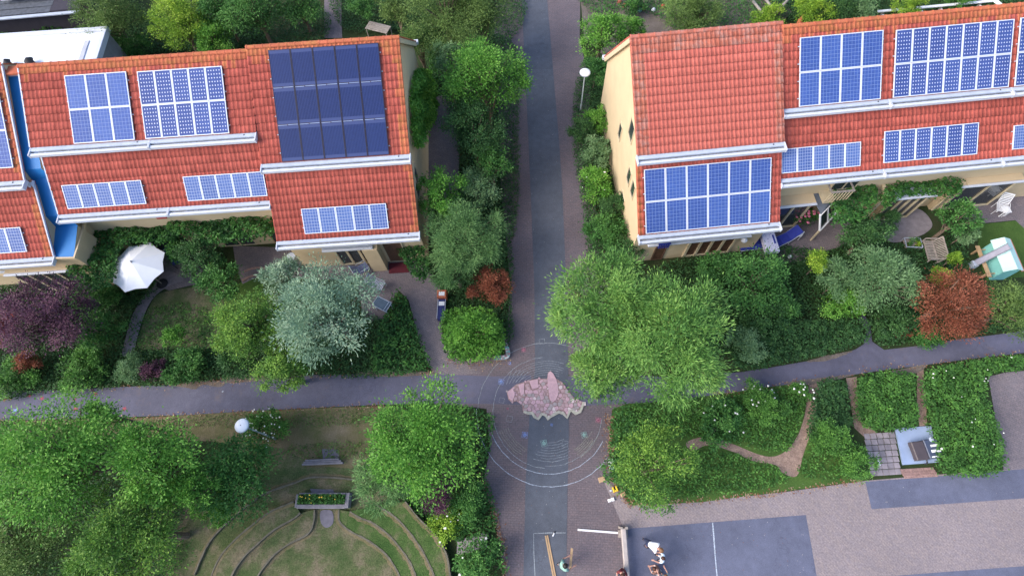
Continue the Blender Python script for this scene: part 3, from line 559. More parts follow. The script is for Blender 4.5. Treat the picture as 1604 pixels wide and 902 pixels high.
class House:
    def __init__(s, blk, X0, X1, d, name, label, cat='house', body=True, xl0=None, xl1=None, m_up=M_tile, gableW=False, gableE=False, m_low=M_tile, group=None):
        s.b = blk; s.X0 = X0; s.Y0 = d['ly']; s.d = d; s.m_up = m_up; s.m_low = m_low
        s.e = empty(name, blk.w(X0, s.Y0, 0), blk.t, label, cat, group)
        s.w = X1-X0; s.xl0 = (xl0 if xl0 is not None else X0)-X0; s.xl1 = (xl1 if xl1 is not None else X1)-X0
        s.ntiles = 0; y = lambda k: d[k]-s.Y0
        s.yf = 0.38; ztop = d['mh']-0.22; yt = y('my')+0.10
        s.up = (y('ry'), d['rh'], y('my'), d['mh']); s.lo = (yt, ztop, 0.0, d['lh'])
        zr = lambda Y, q: q[1]+(q[3]-q[1])*(Y-q[0])/(q[2]-q[0])
        # one solid body: side outline pushed along the terrace
        def body_part(xa, xb, prof):
            mb = MB(); n = len(prof)
            vs = [(xa, a, z) for a, z in prof]+[(xb, a, z) for a, z in prof]
            mb.add(vs, [tuple(range(n)), tuple(range(n, 2*n))[::-1]]+[(i, n+i, n+(i+1) % n, (i+1) % n) for i in range(n)]); return mb.build('wall', M_cream, s.e)
        ia = 0.14 if gableW else 0.0; ib = 0.14 if gableE else 0.0
        gy = y('gy')
        body_part(ia, s.w-ib, [(yt+0.03, 0), (yt+0.03, zr(yt+0.03, s.up)-0.14), (y('ry'), d['rh']-0.16), (gy-0.15, d['gh']), (gy-0.15, 0)][::-1])
        body_part(s.xl0+ia, s.xl1-ib, [(s.yf, 0), (s.yf, zr(s.yf, s.lo)-0.13), (yt+0.025, zr(yt+0.025, s.lo)-0.13), (yt+0.025, 0)][::-1])
        s.roof_up = s.deck(0, s.w, s.up, m_up); s.roof_lo = s.deck(s.xl0, s.xl1, s.lo, m_low)
        n = (gy, d['gh']); L = math.hypot(gy-y('ry'), d['rh']-d['gh'])
        mb = MB(); ny_, nz_ = (d['rh']-d['gh'])/L, (gy-y('ry'))/L
        pts = [(y('ry'), d['rh']), (gy, d['gh']), (gy-ny_*0.1, d['gh']-nz_*0.1), (y('ry')-ny_*0.1+0.0, d['rh']-nz_*0.1)]
        mb.add([(x, a, z) for x in (0, s.w) for a, z in pts], [(0, 1, 2, 3)[::-1], (4, 5, 6, 7), (0, 4, 5, 1)[::-1], (1, 5, 6, 2)[::-1], (2, 6, 7, 3)[::-1], (3, 7, 4, 0)[::-1]])
        s.roof_n = mb.build('back_roof', m_up, s.e)
        # back gutter
        mb = MB(); mb.box(-0.12 if gableW else 0, s.w+(0.12 if gableE else 0), gy-0.06, gy+0.16, d['gh']-0.14, d['gh']+0.03); mb.build('back_gutter', M_white, s.e)
        for side, on in ((0, gableW), (1, gableE)):
            if not on: continue
            x0, x1 = ((-0.05, 0.14) if side == 0 else (s.w-0.14, s.w+0.05))
            # barge board and verge tiles down the back slope
            for k in range(int(L/0.36)):
                a0, a1 = k*0.36/L, min(1, (k+1)*0.36/L+0.02); Y_ = lambda a: y('ry')+(gy-y('ry'))*a; Z_ = lambda a: d['rh']+(d['gh']-d['rh'])*a
                mb = MB(); o_ = 0.05
                vs = [(x, Y_(a)+ny_*h, Z_(a)+nz_*h) for x in (x0, x1) for a, h in ((a0, 0.004), (a1, 0.004), (a1, 0.075), (a0, 0.05))]
                mb.add(vs, [(0, 1, 2, 3)[::-1], (4, 5, 6, 7), (0, 4, 5, 1)[::-1], (1, 5, 6, 2)[::-1], (2, 6, 7, 3)[::-1], (3, 7, 4, 0)[::-1]]); mb.build('verge_tile', M_tileR if m_up is M_tileR else M_tileO, s.roof_n)
            mb = MB(); h0 = -0.22
            vs = [(x, Y_(a)+ny_*h, Z_(a)+nz_*h) for x in ((x0+0.02, x0+0.10) if side == 0 else (x1-0.10, x1-0.02)) for a, h in ((0.01, h0), (1, h0), (1, -0.002), (0.0, -0.002))]
            mb.add(vs, [(0, 1, 2, 3)[::-1], (4, 5, 6, 7), (0, 4, 5, 1)[::-1], (1, 5, 6, 2)[::-1], (2, 6, 7, 3)[::-1], (3, 7, 4, 0)[::-1]]); mb.build('barge_board', M_creamw, s.e)
        # ridge tiles
        if 'cap' not in TM: TM['cap'] = cap_mesh().mesh('ridge_tile', M_tileO); TM['capR'] = cap_mesh().mesh('ridge_tile', M_tileP)
        nr = int(round(s.w/0.37))
        for k in range(nr):
            o = link('ridge_tile', TM['capR' if m_up is M_tileR else 'cap'], s.roof_up); o.location = (k*s.w/nr+(0.0), y('ry'), d['rh']+0.03); o.rotation_euler = (0, 0, 0); o.scale = (s.w/nr/0.37, 1, 1)
        s.gW, s.gE = gableW, gableE
        s.arr_up = []; s.arr_lo = []
    def deck(s, x0, x1, q, m):
        yt, zt, yb, zb = q; L = math.hypot(yt-yb, zt-zb); mb = MB(); ny_, nz_ = -(zt-zb)/L, (yt-yb)/L
        vs = [(x, a-ny_*h, z-nz_*h) for x in (x0, x1) for a, z, h in ((yt, zt, 0), (yb, zb, 0), (yb, zb, 0.1), (yt, zt, 0.1))]
        mb.add(vs, [(0, 1, 2, 3), (4, 5, 6, 7)[::-1], (0, 4, 5, 1), (1, 5, 6, 2), (2, 6, 7, 3), (3, 7, 4, 0)]); return mb.build('roof', m, s.e)
    def array(s, which, tl, tr, bl, br, nc, nr, mat, frame=None, gap=0.03, dark=False, cut=None):
        q = s.up if which == 'up' else s.lo; yt, zt, yb, zb = q; L = math.hypot(yt-yb, zt-zb)
        n = Vector((0, -(zt-zb)/L, (yt-yb)/L)); p0 = Vector((0, yt+s.Y0, zt))+n*0.14; pts = []
        for p in (tl, tr, bl, br):
            h = s.b.ray(p[0], p[1], p0, n); pts.append((h.x-s.X0, (yt-(h.y-s.Y0))/((yt-yb)/L)))
        x0 = (pts[0][0]+pts[2][0])/2; x1 = (pts[1][0]+pts[3][0])/2; s0 = (pts[0][1]+pts[1][1])/2; s1 = (pts[2][1]+pts[3][1])/2
        s1 = min(s1, L-0.02)
        (s.arr_up if which == 'up' else s.arr_lo).append((x0, x1, s0, s1))
        pw, ph = (x1-x0)/nc, (s1-s0)/nr; pitch = math.atan2(zt-zb, yt-yb); key = (mat.name, round(pw, 3), round(ph, 3))
        a, h = pw-gap, ph-gap
        me = MB().box(0, a, 0, h, 0, 0.035).mesh('panel', mat)
        fb = MB(); fw = 0.022 if dark else 0.03; T0, T1 = 0.0, 0.045
        for r in ((-0.008, a+0.008, -0.008, fw), (-0.008, a+0.008, h-fw, h+0.008), (-0.008, fw, fw, h-fw), (a-fw, a+0.008, fw, h-fw)): fb.box(r[0], r[1], r[2], r[3], T0, T1)
        fme = fb.mesh('panel_frame', M_framed if dark else M_pframe)
        for i in range(nc):
            for j in range(nr):
                if cut and (i, j) in cut: continue
                o = link('solar_panel', me, s.e); ss = s0+ph*(j+1)-gap/2
                base = Vector((x0+pw*i+gap/2, yt-ss*(yt-yb)/L, zt-ss*(zt-zb)/L))+n*0.10
                o.location = base; o.rotation_euler = (pitch, 0, 0)
                f = link('panel_frame', fme, o)
                if dark and j < nr-1:
                    cb = MB(); cb.box(0.03, a*0.45, -0.045, -0.020, 0.02, 0.05); cb.box(a*0.5, a-0.03, -0.035, -0.010, 0.02, 0.05); cb.build('clamp_rail', M_railb, o)
        # mounting rails poking out at the sides
        mb = MB()
        for j in range(nr):
            for fr in (0.25, 0.75):
                ss = s0+ph*(j+fr); c = Vector((0, yt-ss*(yt-yb)/L, zt-ss*(zt-zb)/L))+n*0.08
                mb.bar((x0-0.06, c.y, c.z), (x1+0.06, c.y, c.z), 0.035)
        mb.build('mounting_rail', M_zinc, s.e)
    def tiles(s, which, maxn=150, over=0.0):
        q = s.up if which == 'up' else s.lo; yt, zt, yb, zb = q; L = math.hypot(yt-yb, zt-zb); pitch = math.atan2(zt-zb, yt-yb)
        x0, x1 = (0, s.w) if which == 'up' else (s.xl0, s.xl1); m = s.m_up if which == 'up' else s.m_low; roof = s.roof_up if which == 'up' else s.roof_lo
        arrs = s.arr_up if which == 'up' else s.arr_lo
        nc = int(round((x1-x0)/TW)); nr = int(round(L/TR_)); tw, tr = (x1-x0)/nc, L/nr
        mo = M_tileP if m is M_tileR else M_tileO
        for k, mm in (('t'+m.name, m), ('t'+mo.name, mo)):
            if k not in TM: TM[k] = tile_mesh(mm)
        n = Vector((0, -(zt-zb)/L, (yt-yb)/L)); up = Vector((0, (yt-yb)/L, (zt-zb)/L))
        joined = {m.name: MB(), mo.name: MB()}; cnt = 0; mm = {m.name: m, mo.name: mo}
        R = Matrix.Rotation(pitch, 3, 'X')
        for j in range(nr):
            for i in range(nc):
                ss = L-(nr-1-j)*tr; cxx = x0+(i+0.5)*tw
                if any(a+0.12 < cxx < b_-0.12 and c+0.42 < ss < d_ for a, b_, c, d_ in arrs): continue
                edge = (j == 0 and which == 'up') or (s.gW and i == 0) or (s.gE and i == nc-1) or (s.gE and i == nc-2 and random.random() < .5)
                if m is M_tileR: edge = (s.gW and i <= 2) or (j <= 1 and which == 'up') or (i >= nc-2)
                if not edge and which == 'up' and j == 1 and random.random() < 0.4: edge = True
                key = mo.name if edge else m.name
                base = Vector((cxx, yb, zb))+up*(L-ss)
                dx = random.uniform(-0.004, 0.004); dz = random.uniform(0, 0.006)
                if cnt < maxn:
                    o = link('roof_tile', TM['t'+key], roof); o.location = base+n*dz+Vector((dx, 0, 0)); o.rotation_euler = (pitch, 0, random.uniform(-0.01, 0.01)); o.scale = (tw/TW, 1, 1); cnt += 1
                else:
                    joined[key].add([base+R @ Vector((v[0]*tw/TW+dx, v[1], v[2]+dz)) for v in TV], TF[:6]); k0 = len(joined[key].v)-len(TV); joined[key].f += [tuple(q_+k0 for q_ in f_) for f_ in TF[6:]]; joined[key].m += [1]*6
        for k, jb in joined.items():
            if jb.v: o = jb.build('roof_tile_field', [mm[k], M_lipshade], roof); o['kind'] = 'stuff'; o.data.polygons.foreach_set('use_smooth', [i_ % 12 < 6 for i_ in range(len(o.data.polygons))])
    def gutter(s, which, x0=None, x1=None, drop=0.0, board=0.23, ch=0.20):
        q = s.up if which == 'up' else s.lo; yb, zb = q[2], q[3]
        if x0 is None: x0, x1 = (0, s.w) if which == 'up' else (s.xl0, s.xl1)
        a, c = (x0-0.03 if s.gW else x0+0.01), (x1+0.03 if s.gE else x1-0.01)
        g = empty('gutter', (0, 0, 0)); g.parent = s.e
        mb = MB(); mb.box(a, c, yb-board, yb+0.03, zb-0.05, zb+0.04, bev=0.008); o = mb.build('gutter_board', M_zinc, g)
        mb = MB(); y0, y1 = yb-board-0.035-ch, yb-board-0.035; zt = zb+0.0
        mb.box(a, c, y0, y0+0.13, zt-0.13, zt+0.005, bev=0.01); mb.box(a, c, y0, y1+0.02, zt-0.15, zt-0.12); mb.build('gutter_channel', M_white, g)
        mb = MB(); mb.box(a, c, y0+0.13, y1+0.03, zt-0.115, zt-0.07); mb.build('gutter_bed', M_gutbed, g)
        mb = MB(); mb.box(a-0.015, a+0.035, y0-0.012, yb+0.03, zb-0.165, zb+0.05); mb.box(c-0.035, c+0.015, y0-0.012, yb+0.03, zb-0.165, zb+0.05); mb.build('end_cap', M_white, g)
        mb = MB(); mb.lathe([(0.035, 0), (0.035, 0.012), (0.018, 0.014)], 10, (c-0.55, yb-board/2, zb+0.04)); mb.build('outlet', M_dark, g)
        return g
    def flashing(s):
        yt, zt = s.lo[0], s.lo[1]; L = math.hypot(s.lo[0]-s.lo[2], s.lo[1]-s.lo[3]); u = Vector((0, -(s.lo[0]-s.lo[2])/L, -(s.lo[1]-s.lo[3])/L)); n = Vector((0, u.z, -u.y))
        mb = MB(); a = Vector((0, yt-0.0, zt)); xs_ = np.linspace(s.xl0+0.02, s.xl1-0.02, 60)
        ln = 0.30
        for i in range(59):
            h = 0.065+(0.02 if i % 2 else -0.01); l1, l2 = ln+random.uniform(-.02, .02), ln
            p = [a+u*0.05+n*0.07, a+u*0.05+n*0.07, a+u*l1+n*h, a+u*l1+n*h]
            mb.add([(xs_[i], p[0].y, p[0].z), (xs_[i+1], p[1].y, p[1].z), (xs_[i+1], p[2].y, p[2].z), (xs_[i], p[3].y, p[3].z)], [(0, 1, 2, 3)[::-1]])
        mb.build('lead_flashing', M_zinc, s.e)
    def loc(s, px, py, z):                            # where a photo point at height z lies in this house's own axes
        p = s.b.loc(at(px, py, z)); return p.x-s.X0, p.y-s.Y0
    def window(s, x0, x1, z0, z1, y, n=1, frame=M_creamw, glass=None, depth=0.06, fw=0.06, name='window'):
        mb = MB(); g = empty(name, (0, 0, 0)); g.parent = s.e
        mb.box(x0, x1, y-depth, y, z0, z0+fw); mb.box(x0, x1, y-depth, y, z1-fw, z1)
        for i in range(n+1):
            x = x0+(x1-x0-fw)*i/n; mb.box(x, x+fw, y-depth, y, z0+fw, z1-fw)
        mb.build('frame', frame, g)
        for i in range(n):
            a = x0+(x1-x0-fw)*i/n+fw; c = x0+(x1-x0-fw)*(i+1)/n
            mb = MB(); mb.box(a, c, y-0.03, y-0.005, z0+fw, z1-fw); mb.build('pane', glass or M_glass, g)
        return g
    def side_window(s, east, pts, z0, z1):
        pass
    def bay(s, x0, x1, yf, z, n, frame=M_creamw, gut=True, door=True, roofm=None, glass=None):
        """ground floor front that projects under its own small gutter"""
        mb = MB(); mb.box(x0, x1, yf+0.12, s.yf-0.003, 0.0, z-0.07); mb.build('bay_wall', M_cream, s.e)
        mb = MB(); mb.box(x0-0.03, x1+0.03, yf-0.02, s.yf-0.003, z-0.07, z, bev=0.01); mb.build('bay_roof', roofm or M_cream, s.e)
        if gut:
            mb = MB(); mb.box(x0-0.05, x1+0.05, yf-0.16, yf-0.03, z-0.10, z-0.005, bev=0.02); mb.build('bay_gutter', M_white, s.e)
        if n: s.window(x0+0.05, x1-0.05, 0.05, z-0.12, yf+0.11, n, frame, glass, 0.10, 0.09, 'glazed_door')
M_framed = plain('dark_panel_frame', (0.015, 0.018, 0.05), 0.4); M_railb = plain('blue_grey_rail', (0.25, 0.33, 0.55), 0.5)
M_gutbed = plain('gutter_bed', (0.20, 0.21, 0.24), 0.8, 0.6, 9)
EL_ = dict(ry=21.357, rh=9.089, my=16.954, mh=6.249, ly=14.187, lh=3.716, gy=24.9, gh=4.5)
_g = LB.ray(655, 66, Vector((-4.36, 0, 0)), Vector((1, 0, 0))); print('left back eave', _g.y, _g.z); EL_['gy'], EL_['gh'] = _g.y, _g.z
ML_ = dict(ry=21.325, rh=8.939, my=18.126, mh=7.1, ly=15.852, lh=4.843, gy=24.9, gh=4.5)
ER_ = dict(ry=20.166, rh=9.085, my=15.740, mh=6.26, ly=12.948, lh=3.686, gy=23.77, gh=4.5)
MR_ = dict(ry=19.992, rh=9.014, my=17.114, mh=6.903, ly=14.63, lh=4.862, gy=23.6, gh=4.5)
def Xat(blk, px, py, Y):
    return blk.ray(px, py, Vector((0, Y, 0)), Vector((0, 1, 0))).x
xL01 = Xat(LB, 40, 283, EL_['my']); xL01l = Xat(LB, 83, 400, EL_['ly'])
xL1 = -22.168; xL1l = Xat(LB, 91, 335, ML_['ly']); xL12 = Xat(LB, 236, 220, ML_['my']); xL12l = Xat(LB, 263, 325, ML_['ly'])
xR12 = Xat(RB, 1390, 158, MR_['my']); xR23 = Xat(RB, 1580, 140, MR_['my'])
TR = 'roof houses of the terraces'
h0 = House(LB, xL01-6.0, xL01, EL_, 'terraced_house', 'red tiled house at the far left, left of the bright blue roof strip', gableE=True, xl1=xL01l)
h1 = House(LB, xL1, xL12, ML_, 'terraced_house', 'red roofed house right of the blue strip, six blue panels on its upper roof', xl0=xL1l)
h2 = House(LB, xL12, -11.539, ML_, 'terraced_house', 'red roofed house with ten white dotted panels, left of the house with dark panels')
h3 = House(LB, -11.539, -4.489, EL_, 'terraced_house', 'end house with fifteen dark navy solar panels on its upper red roof', gableE=True)
h4 = House(RB, 6.691, 13.624, ER_, 'terraced_house', 'end house with bare salmon upper roof and tall cream gable wall beside the road', gableW=True, m_up=M_tileR)
h5 = House(RB, 13.624, xR12, MR_, 'terraced_house', 'red roofed house with eight blue panels, next to the bare salmon roof')
h6 = House(RB, xR12, xR23, MR_, 'terraced_house', 'red roofed house with fourteen white dotted panels on the upper roof')
h7 = House(RB, xR23, xR23+6.5, MR_, 'terraced_house', 'rightmost red roofed house with only slivers of panel arrays in view')
h1.array('up', (98, 116), (196, 109), (117, 226), (212, 219), 3, 2, P_poly)
h2.array('up', (212, 109), (347, 101), (229, 217), (359, 209), 5, 2, P_mono)
h1.array('lo', (96, 286), (221, 278), (103, 324), (227, 316), 5, 1, P_small)
h2.array('lo', (286, 273), (412, 264), (292, 312), (418, 303), 5, 1, P_small)
h3.array('up', (420, 76), (594, 63), (440, 252), (608, 240), 5, 3, P_dark, gap=0.035, dark=True)
h3.array('lo', (471, 323), (605, 315), (476, 363), (608, 355), 5, 1, P_small)
h0.array('up', (-62, 145), (-2, 140), (-44, 265), (19, 259), 2, 2, P_poly)
h0.array('lo', (-66, 359), (32, 351), (-60, 400), (39, 389), 4, 1, P_small)
h4.array('lo', (1007, 261), (1206, 244), (1013, 363), (1209, 344), 6, 2, P_poly)
h5.array('up', (1251, 55), (1382, 44), (1254, 168), (1382, 157), 4, 2, P_poly)
h5.array('lo', (1223, 230), (1348, 219), (1225, 269), (1349, 257), 5, 1, P_small)
h6.array('up', (1401, 44), (1587, 26), (1402, 153), (1583, 136), 7, 2, P_mono)
h6.array('lo', (1385, 202), (1533, 189), (1385, 252), (1532, 239), 6, 1, P_mono)
h7.array('up', (1597, 24), (1700, 15), (1592, 134), (1694, 125), 4, 2, P_mono)
h7.array('lo', (1588, 193), (1700, 183), (1587, 231), (1700, 221), 5, 1, P_small)
for h in (h0, h1, h2, h3, h4, h5, h6, h7):
    h.tiles('up', 150); h.tiles('lo', 150); h.gutter('up'); h.gutter('lo'); h.flashing()
# the row's roofs step up a little at the end houses: a zinc strip along the open left edge of the blue gap
for h, which in ((h1, 'up'), (h1, 'lo'), (h0, 'up'), (h0, 'lo')):
    q = h.up if which == 'up' else h.lo; x = (0 if which == 'up' else h.xl0) if h is h1 else (h.w if which == 'up' else h.xl1)
    mb = MB(); mb.bar((x, q[0], q[1]+0.03), (x, q[2], q[3]+0.03), 0.06, 0.10); mb.build('edge_trim', M_zinc, h.e)
# ---- gable windows of the right end house (west wall) and the left end house (east wall)
def gable_window(h, px, py, w, ht, east=False, lean=0.0):
    X = (h.X0+0.14) if not east else (h.X0+h.w-0.14)
    p = h.b.ray(px, py, Vector((X, 0, 0)), Vector((1, 0, 0))); y, z = p.y-h.Y0, p.z; x = X-h.X0; s_ = 1 if east else -1
    g = empty('window', (0, 0, 0)); g.parent = h.e; mb = MB(); a, c = (x, x+0.05) if east else (x-0.05, x); f = 0.05
    mb.box(a, c, y-w/2, y+w/2, z-ht/2, z-ht/2+f); mb.box(a, c, y-w/2, y+w/2, z+ht/2-f, z+ht/2)
    mb.box(a, c, y-w/2, y-w/2+f, z-ht/2+f, z+ht/2-f); mb.box(a, c, y+w/2-f, y+w/2, z-ht/2+f, z+ht/2-f); mb.build('frame', M_creamw, g)
    a, c = (x+0.003, x+0.02) if east else (x-0.02, x-0.003)
    mb = MB(); mb.box(a, c, y-w/2+f, y+w/2-f, z-ht/2+f, z+ht/2-f); mb.build('pane', M_glass, g)
for a in ((972, 206, 0.55, 1.1), (990, 205, 0.8, 1.2), (986, 276, 0.6, 1.1), (992, 297, 0.6, 1.1), (975, 315, 0.8, 1.2)): gable_window(h4, *a)
for a in ((651, 275, 0.7, 1.2), (653, 298, 0.7, 1.2)): gable_window(h3, *a, east=True)
# ---- front of the right end house
yf = h4.yf
xa, ya = h4.loc(1016, 388, 2.55); xb, yb = h4.loc(1178, 370, 2.55)
mb = MB(); mb.box(xa, xb, yf-0.32, yf-0.003, 2.48, 2.56, bev=0.01); mb.build('canopy', M_zinc, h4.e)
mb = MB(); mb.box(xa, xb, yf-0.46, yf-0.33, 2.45, 2.55, bev=0.02); mb.build('canopy_gutter', M_white, h4.e)
x0, _ = h4.loc(1072, 398, 0.6); x1, _ = h4.loc(1146, 392, 0.6)
M_curt = plain('brown_glass', (0.10, 0.05, 0.035), 0.25, 0.3, 4)
h4.window(x0, x1, 0.1, 2.35, yf, 4, glass=M_curt, depth=0.09, fw=0.13, name='glazed_door')
x0, _ = h4.loc(1022, 400, 0.6); x1, _ = h4.loc(1040, 400, 0.6)
h4.window(x0, x1, 0.05, 2.3, yf, 1, M_brown, M_curt, name='front_door')
mb = MB(); x0, _ = h4.loc(1034, 385, 2.8); mb.box(x0, x0+0.6, yf-0.5, yf-0.003, 2.62, 2.72)
for k in range(5): mb.box(x0+0.01+0.12*k, x0+0.07+0.12*k, yf-0.52, yf-0.47, 2.3, 2.62)
mb.build('awning', M_bluef, h4.e)
mb = MB(); x0, y0 = h4.loc(1166, 384, 1.6); mb.lathe([(0.05, 0), (0.16, 0.1), (0.16, 0.2), (0.02, 0.3)], 14, (x0, yf-0.22, 1.6)); mb.build('wall_lamp', M_white, h4.e)
# ---- fronts of the right row
xa, ya = h5.loc(1221, 322, 2.6); xb, yb = h5.loc(1278, 316, 2.6); yy = (ya+yb)/2
h5.bay(max(0.02, xa), xb, yy, 2.6, 2)
x0, _ = h5.loc(1222, 300, 4.2); x1, _ = h5.loc(1290, 295, 4.2)
h5.window(0.3, 3.0, 3.55, 4.35, h5.yf, 4); h5.window(3.5, 4.9, 2.75, 4.4, h5.yf, 2)
bx0, by0 = h5.loc(1288, 303, 2.9); bx1, by1 = h5.loc(1322, 300, 2.9)
bal = empty('balcony', (0, 0, 0)); bal.parent = h5.e; yb_ = min(by0, h5.yf-0.7)
mb = MB(); mb.box(bx0, bx1, yb_, h5.yf-0.003, 2.62, 2.74); mb.build('floor', M_creamw, bal)
for i in range(8):
    x = bx0+(bx1-bx0)*i/7; mb = MB(); mb.box(x-0.02, x+0.02, yb_, yb_+0.03, 2.74, 3.6); mb.build('baluster', M_creamw, bal)
mb = MB(); mb.box(bx0-0.04, bx1+0.04, yb_-0.03, yb_+0.06, 3.6, 3.66); mb.box(bx0-0.04, bx0+0.03, yb_+0.06, h5.yf-0.003, 3.6, 3.66); mb.box(bx1-0.03, bx1+0.04, yb_+0.06, h5.yf-0.003, 3.6, 3.66); mb.build('handrail', M_oldw, bal)
# glazed porch screen with white frame
def h5v(px, py, z): q_ = h5.loc(px, py, z); return Vector((q_[0], q_[1], z))
scr = empty('porch_screen', (0, 0, 0)); scr.parent = h5.e; mb = MB()
A0, B0, A1, B1 = h5v(1284, 361, 1.1), h5v(1308, 335, 1.1), h5v(1285, 337, 2.2), h5v(1309, 312, 2.2)
for t_ in (0, 0.5, 1): mb.bar(A0.lerp(B0, t_), A1.lerp(B1, t_), 0.09)
mb.bar(A0, B0, 0.11); mb.bar(A1, B1, 0.11); mb.build('frame', M_rope, scr)
mb = MB(); mb.bar((A0.x, A0.y, 0), A0, 0.08); mb.build('post', M_creamw, scr); mb = MB(); mb.bar((B0.x, B0.y, 0), B0, 0.08); mb.build('post', M_creamw, scr)
for t_ in (0.03, 0.53):
    q = [A0.lerp(B0, t_), A0.lerp(B0, t_+0.44), A1.lerp(B1, t_+0.44), A1.lerp(B1, t_)]; nn = (q[1]-q[0]).cross(q[3]-q[0]).normalized()*0.01
    mb = MB(); mb.add([v+nn for v in q]+[v-nn for v in q], [(0, 1, 2, 3), (4, 5, 6, 7)[::-1], (0, 4, 5, 1), (1, 5, 6, 2), (2, 6, 7, 3), (3, 7, 4, 0)]); mb.build('pane', M_glass, scr)
mb = MB(); q = [A1+Vector((0, 0, 0.05)), B1+Vector((0, 0, 0.05)), Vector((B1.x, h5.yf, 2.5)), Vector((A1.x-0.3, h5.yf, 2.5))]
mb.add(q+[v+Vector((0, 0, 0.03)) for v in q], [(0, 1, 2, 3)[::-1], (4, 5, 6, 7), (0, 1, 5, 4), (1, 2, 6, 5), (2, 3, 7, 6), (3, 0, 4, 7)]); mb.build('porch_roof', plain('grey_porch_roof', (0.13, 0.15, 0.19), 0.35), scr)
h6.window(0.35, 2.4, 3.55, 4.4, h6.yf, 3); h6.window(3.3, 4.6, 3.6, 4.5, h6.yf, 2, glass=plain('blue_glass', (0.02, 0.12, 0.35), 0.3))
xa, ya = h6.loc(1402, 313, 2.3); xb, yb = h6.loc(1462, 305, 2.3)
h6.bay(xa, xb, (ya+yb)/2, 2.5, 4, gut=True, roofm=M_zinc)
xa, ya = h6.loc(1507, 290, 2.6); xb, yb = h6.loc(1565, 284, 2.6)
h6.bay(xa, min(xb, h6.w-0.05), (ya+yb)/2, 2.6, 3)
h7.bay(0.05, 3.0, (ya+yb)/2, 2.6, 2); h7.window(0.5, 3.0, 3.6, 4.4, h7.yf, 3)
for h, c in ((h6, M_creamw),):
    xa, ya = h.loc(1392, 295, 3.5); xb, yb = h.loc(1345, 350, 0.0)
    mb = MB(); mb.bar((xb, yb, 0), (xb, yb+0.05, 2.6), 0.14); mb.bar((xb, yb, 2.55), (xb+0.1, h.yf-0.005, 2.75), 0.12); mb.build('pergola_post', M_creamw, h.e)
# ---- fronts of the left row
h1.window(1.2, 5.0, 3.6, 4.5, h1.yf, 4, glass=plain('pale_glass', (0.16, 0.22, 0.22), 0.25))
xa, ya = h1.loc(130, 362, 2.7); h1.window(1.2, 4.4, 0.1, 2.4, h1.yf, 3, name='glazed_door')
h2.window(0.25, 1.9, 3.5, 4.45, h2.yf, 3, M_rope, MATS['blue_glass']); h2.window(3.9, 5.2, 3.6, 4.4, h2.yf, 2)
h2.window(0.4, 2.2, 0.1, 2.4, h2.yf, 2, name='glazed_door'); h2.window(3.2, 5.0, 0.1, 2.4, h2.yf, 3, M_tan, name='glazed_door')
mb = MB(); xa, ya = h2.loc(250, 344, 3.7); mb.box(xa-0.3, xa+0.2, h2.yf-0.12, h2.yf-0.005, 3.45, 3.75); mb.build('flower_box', M_red, h2.e)
xa, ya = h3.loc(503, 402, 2.55); xb, yb = h3.loc(583, 396, 2.55)
mb = MB(); mb.box(xa, xb, h3.yf-0.35, h3.yf-0.003, 2.5, 2.57); mb.build('canopy', M_zinc, h3.e)
mb = MB(); mb.box(xa, xb, h3.yf-0.5, h3.yf-0.37, 2.45, 2.56, bev=0.02); mb.build('canopy_gutter', M_white, h3.e)
h3.window(xa+0.3, xb-0.3, 0.1, 2.35, h3.yf, 3, name='glazed_door', depth=0.09, fw=0.12)
x0, y0 = h3.loc(598, 386, 3.2); x1, _ = h3.loc(626, 384, 3.2)
h3.window(x0, x1, 2.7, 3.35, h3.yf, 6, fw=0.04)
x0, y0 = h3.loc(610, 406, 0.2); x1, _ = h3.loc(640, 404, 0.2)
h3.window(x0, x1, 0.05, 2.2, h3.yf, 1, M_creamw, M_brown, name='front_door')
mb = MB(); mb.box(x0-0.05, x1, h3.yf-0.75, h3.yf-0.12, 0.0, 0.05); mb.build('doormat', plain('dark_red_mat', (0.10, 0.015, 0.025), 0.95), h3.e)
mb = MB(); mb.box(x0-0.9, x0-0.12, h3.yf-0.55, h3.yf-0.004, 0, 2.45); mb.build('porch_wall', M_cream, h3.e)
h0.bay(3.0, h0.xl1-0.02, -0.25, 2.8, 4)
xa, ya = h0.loc(0, 430, 2.6)
# ---- blue roofed link between the two left houses: one membrane that steps down with the roofs
an = empty('blue_roof_link', LB.w(xL01l, EL_['ly']+0.2, 0), LB.t, 'narrow building with bright blue membrane roof between two red roofed houses', 'building')
ox, oy = xL01l, EL_['ly']+0.2
zA = 3.66
def anl(px, py, z=zA):
    p = LB.loc(at(px, py, z)); return (p.x-ox, p.y-oy)
f0, f1, f2 = anl(80, 405), anl(117, 404), anl(131, 358)
xa_ = xL01-0.12-ox; xc_ = xL1l-ox+0.1; xu_ = xL1+0.06-ox
rows = [(xa_, xu_, 21.15-oy, 8.55), (xa_, xu_, 17.5-oy, 6.35), (xa_, xc_, 17.3-oy, 5.85), (xa_, xc_, 15.9-oy, 4.68), (xa_, f2[0]-0.06, f2[1], 4.0), (xa_, f1[0]-0.06, f1[1]+0.08, zA)]
mb = MB(); mb.add([p for a, c, y, z in rows for p in ((a, y, z), (c, y, z))], [(2*i, 2*i+1, 2*i+3, 2*i+2)[::-1] for i in range(5)]); mb.build('roof', M_blue, an)
mb = MB()
for (a, c, y, z), (a2, c2_, y2, z2) in zip(rows[:-1], rows[1:]):
    v = [(a, y, 0), (c, y, 0), (c2_, y2, 0), (a2, y2, 0), (a, y, z-0.03), (c, y, z-0.03), (c2_, y2, z2-0.03), (a2, y2, z2-0.03)]
    mb.add(v, [(0, 1, 2, 3), (4, 7, 6, 5), (1, 5, 6, 2), (3, 2, 6, 7), (0, 3, 7, 4)])
mb.build('wall', M_cream, an)
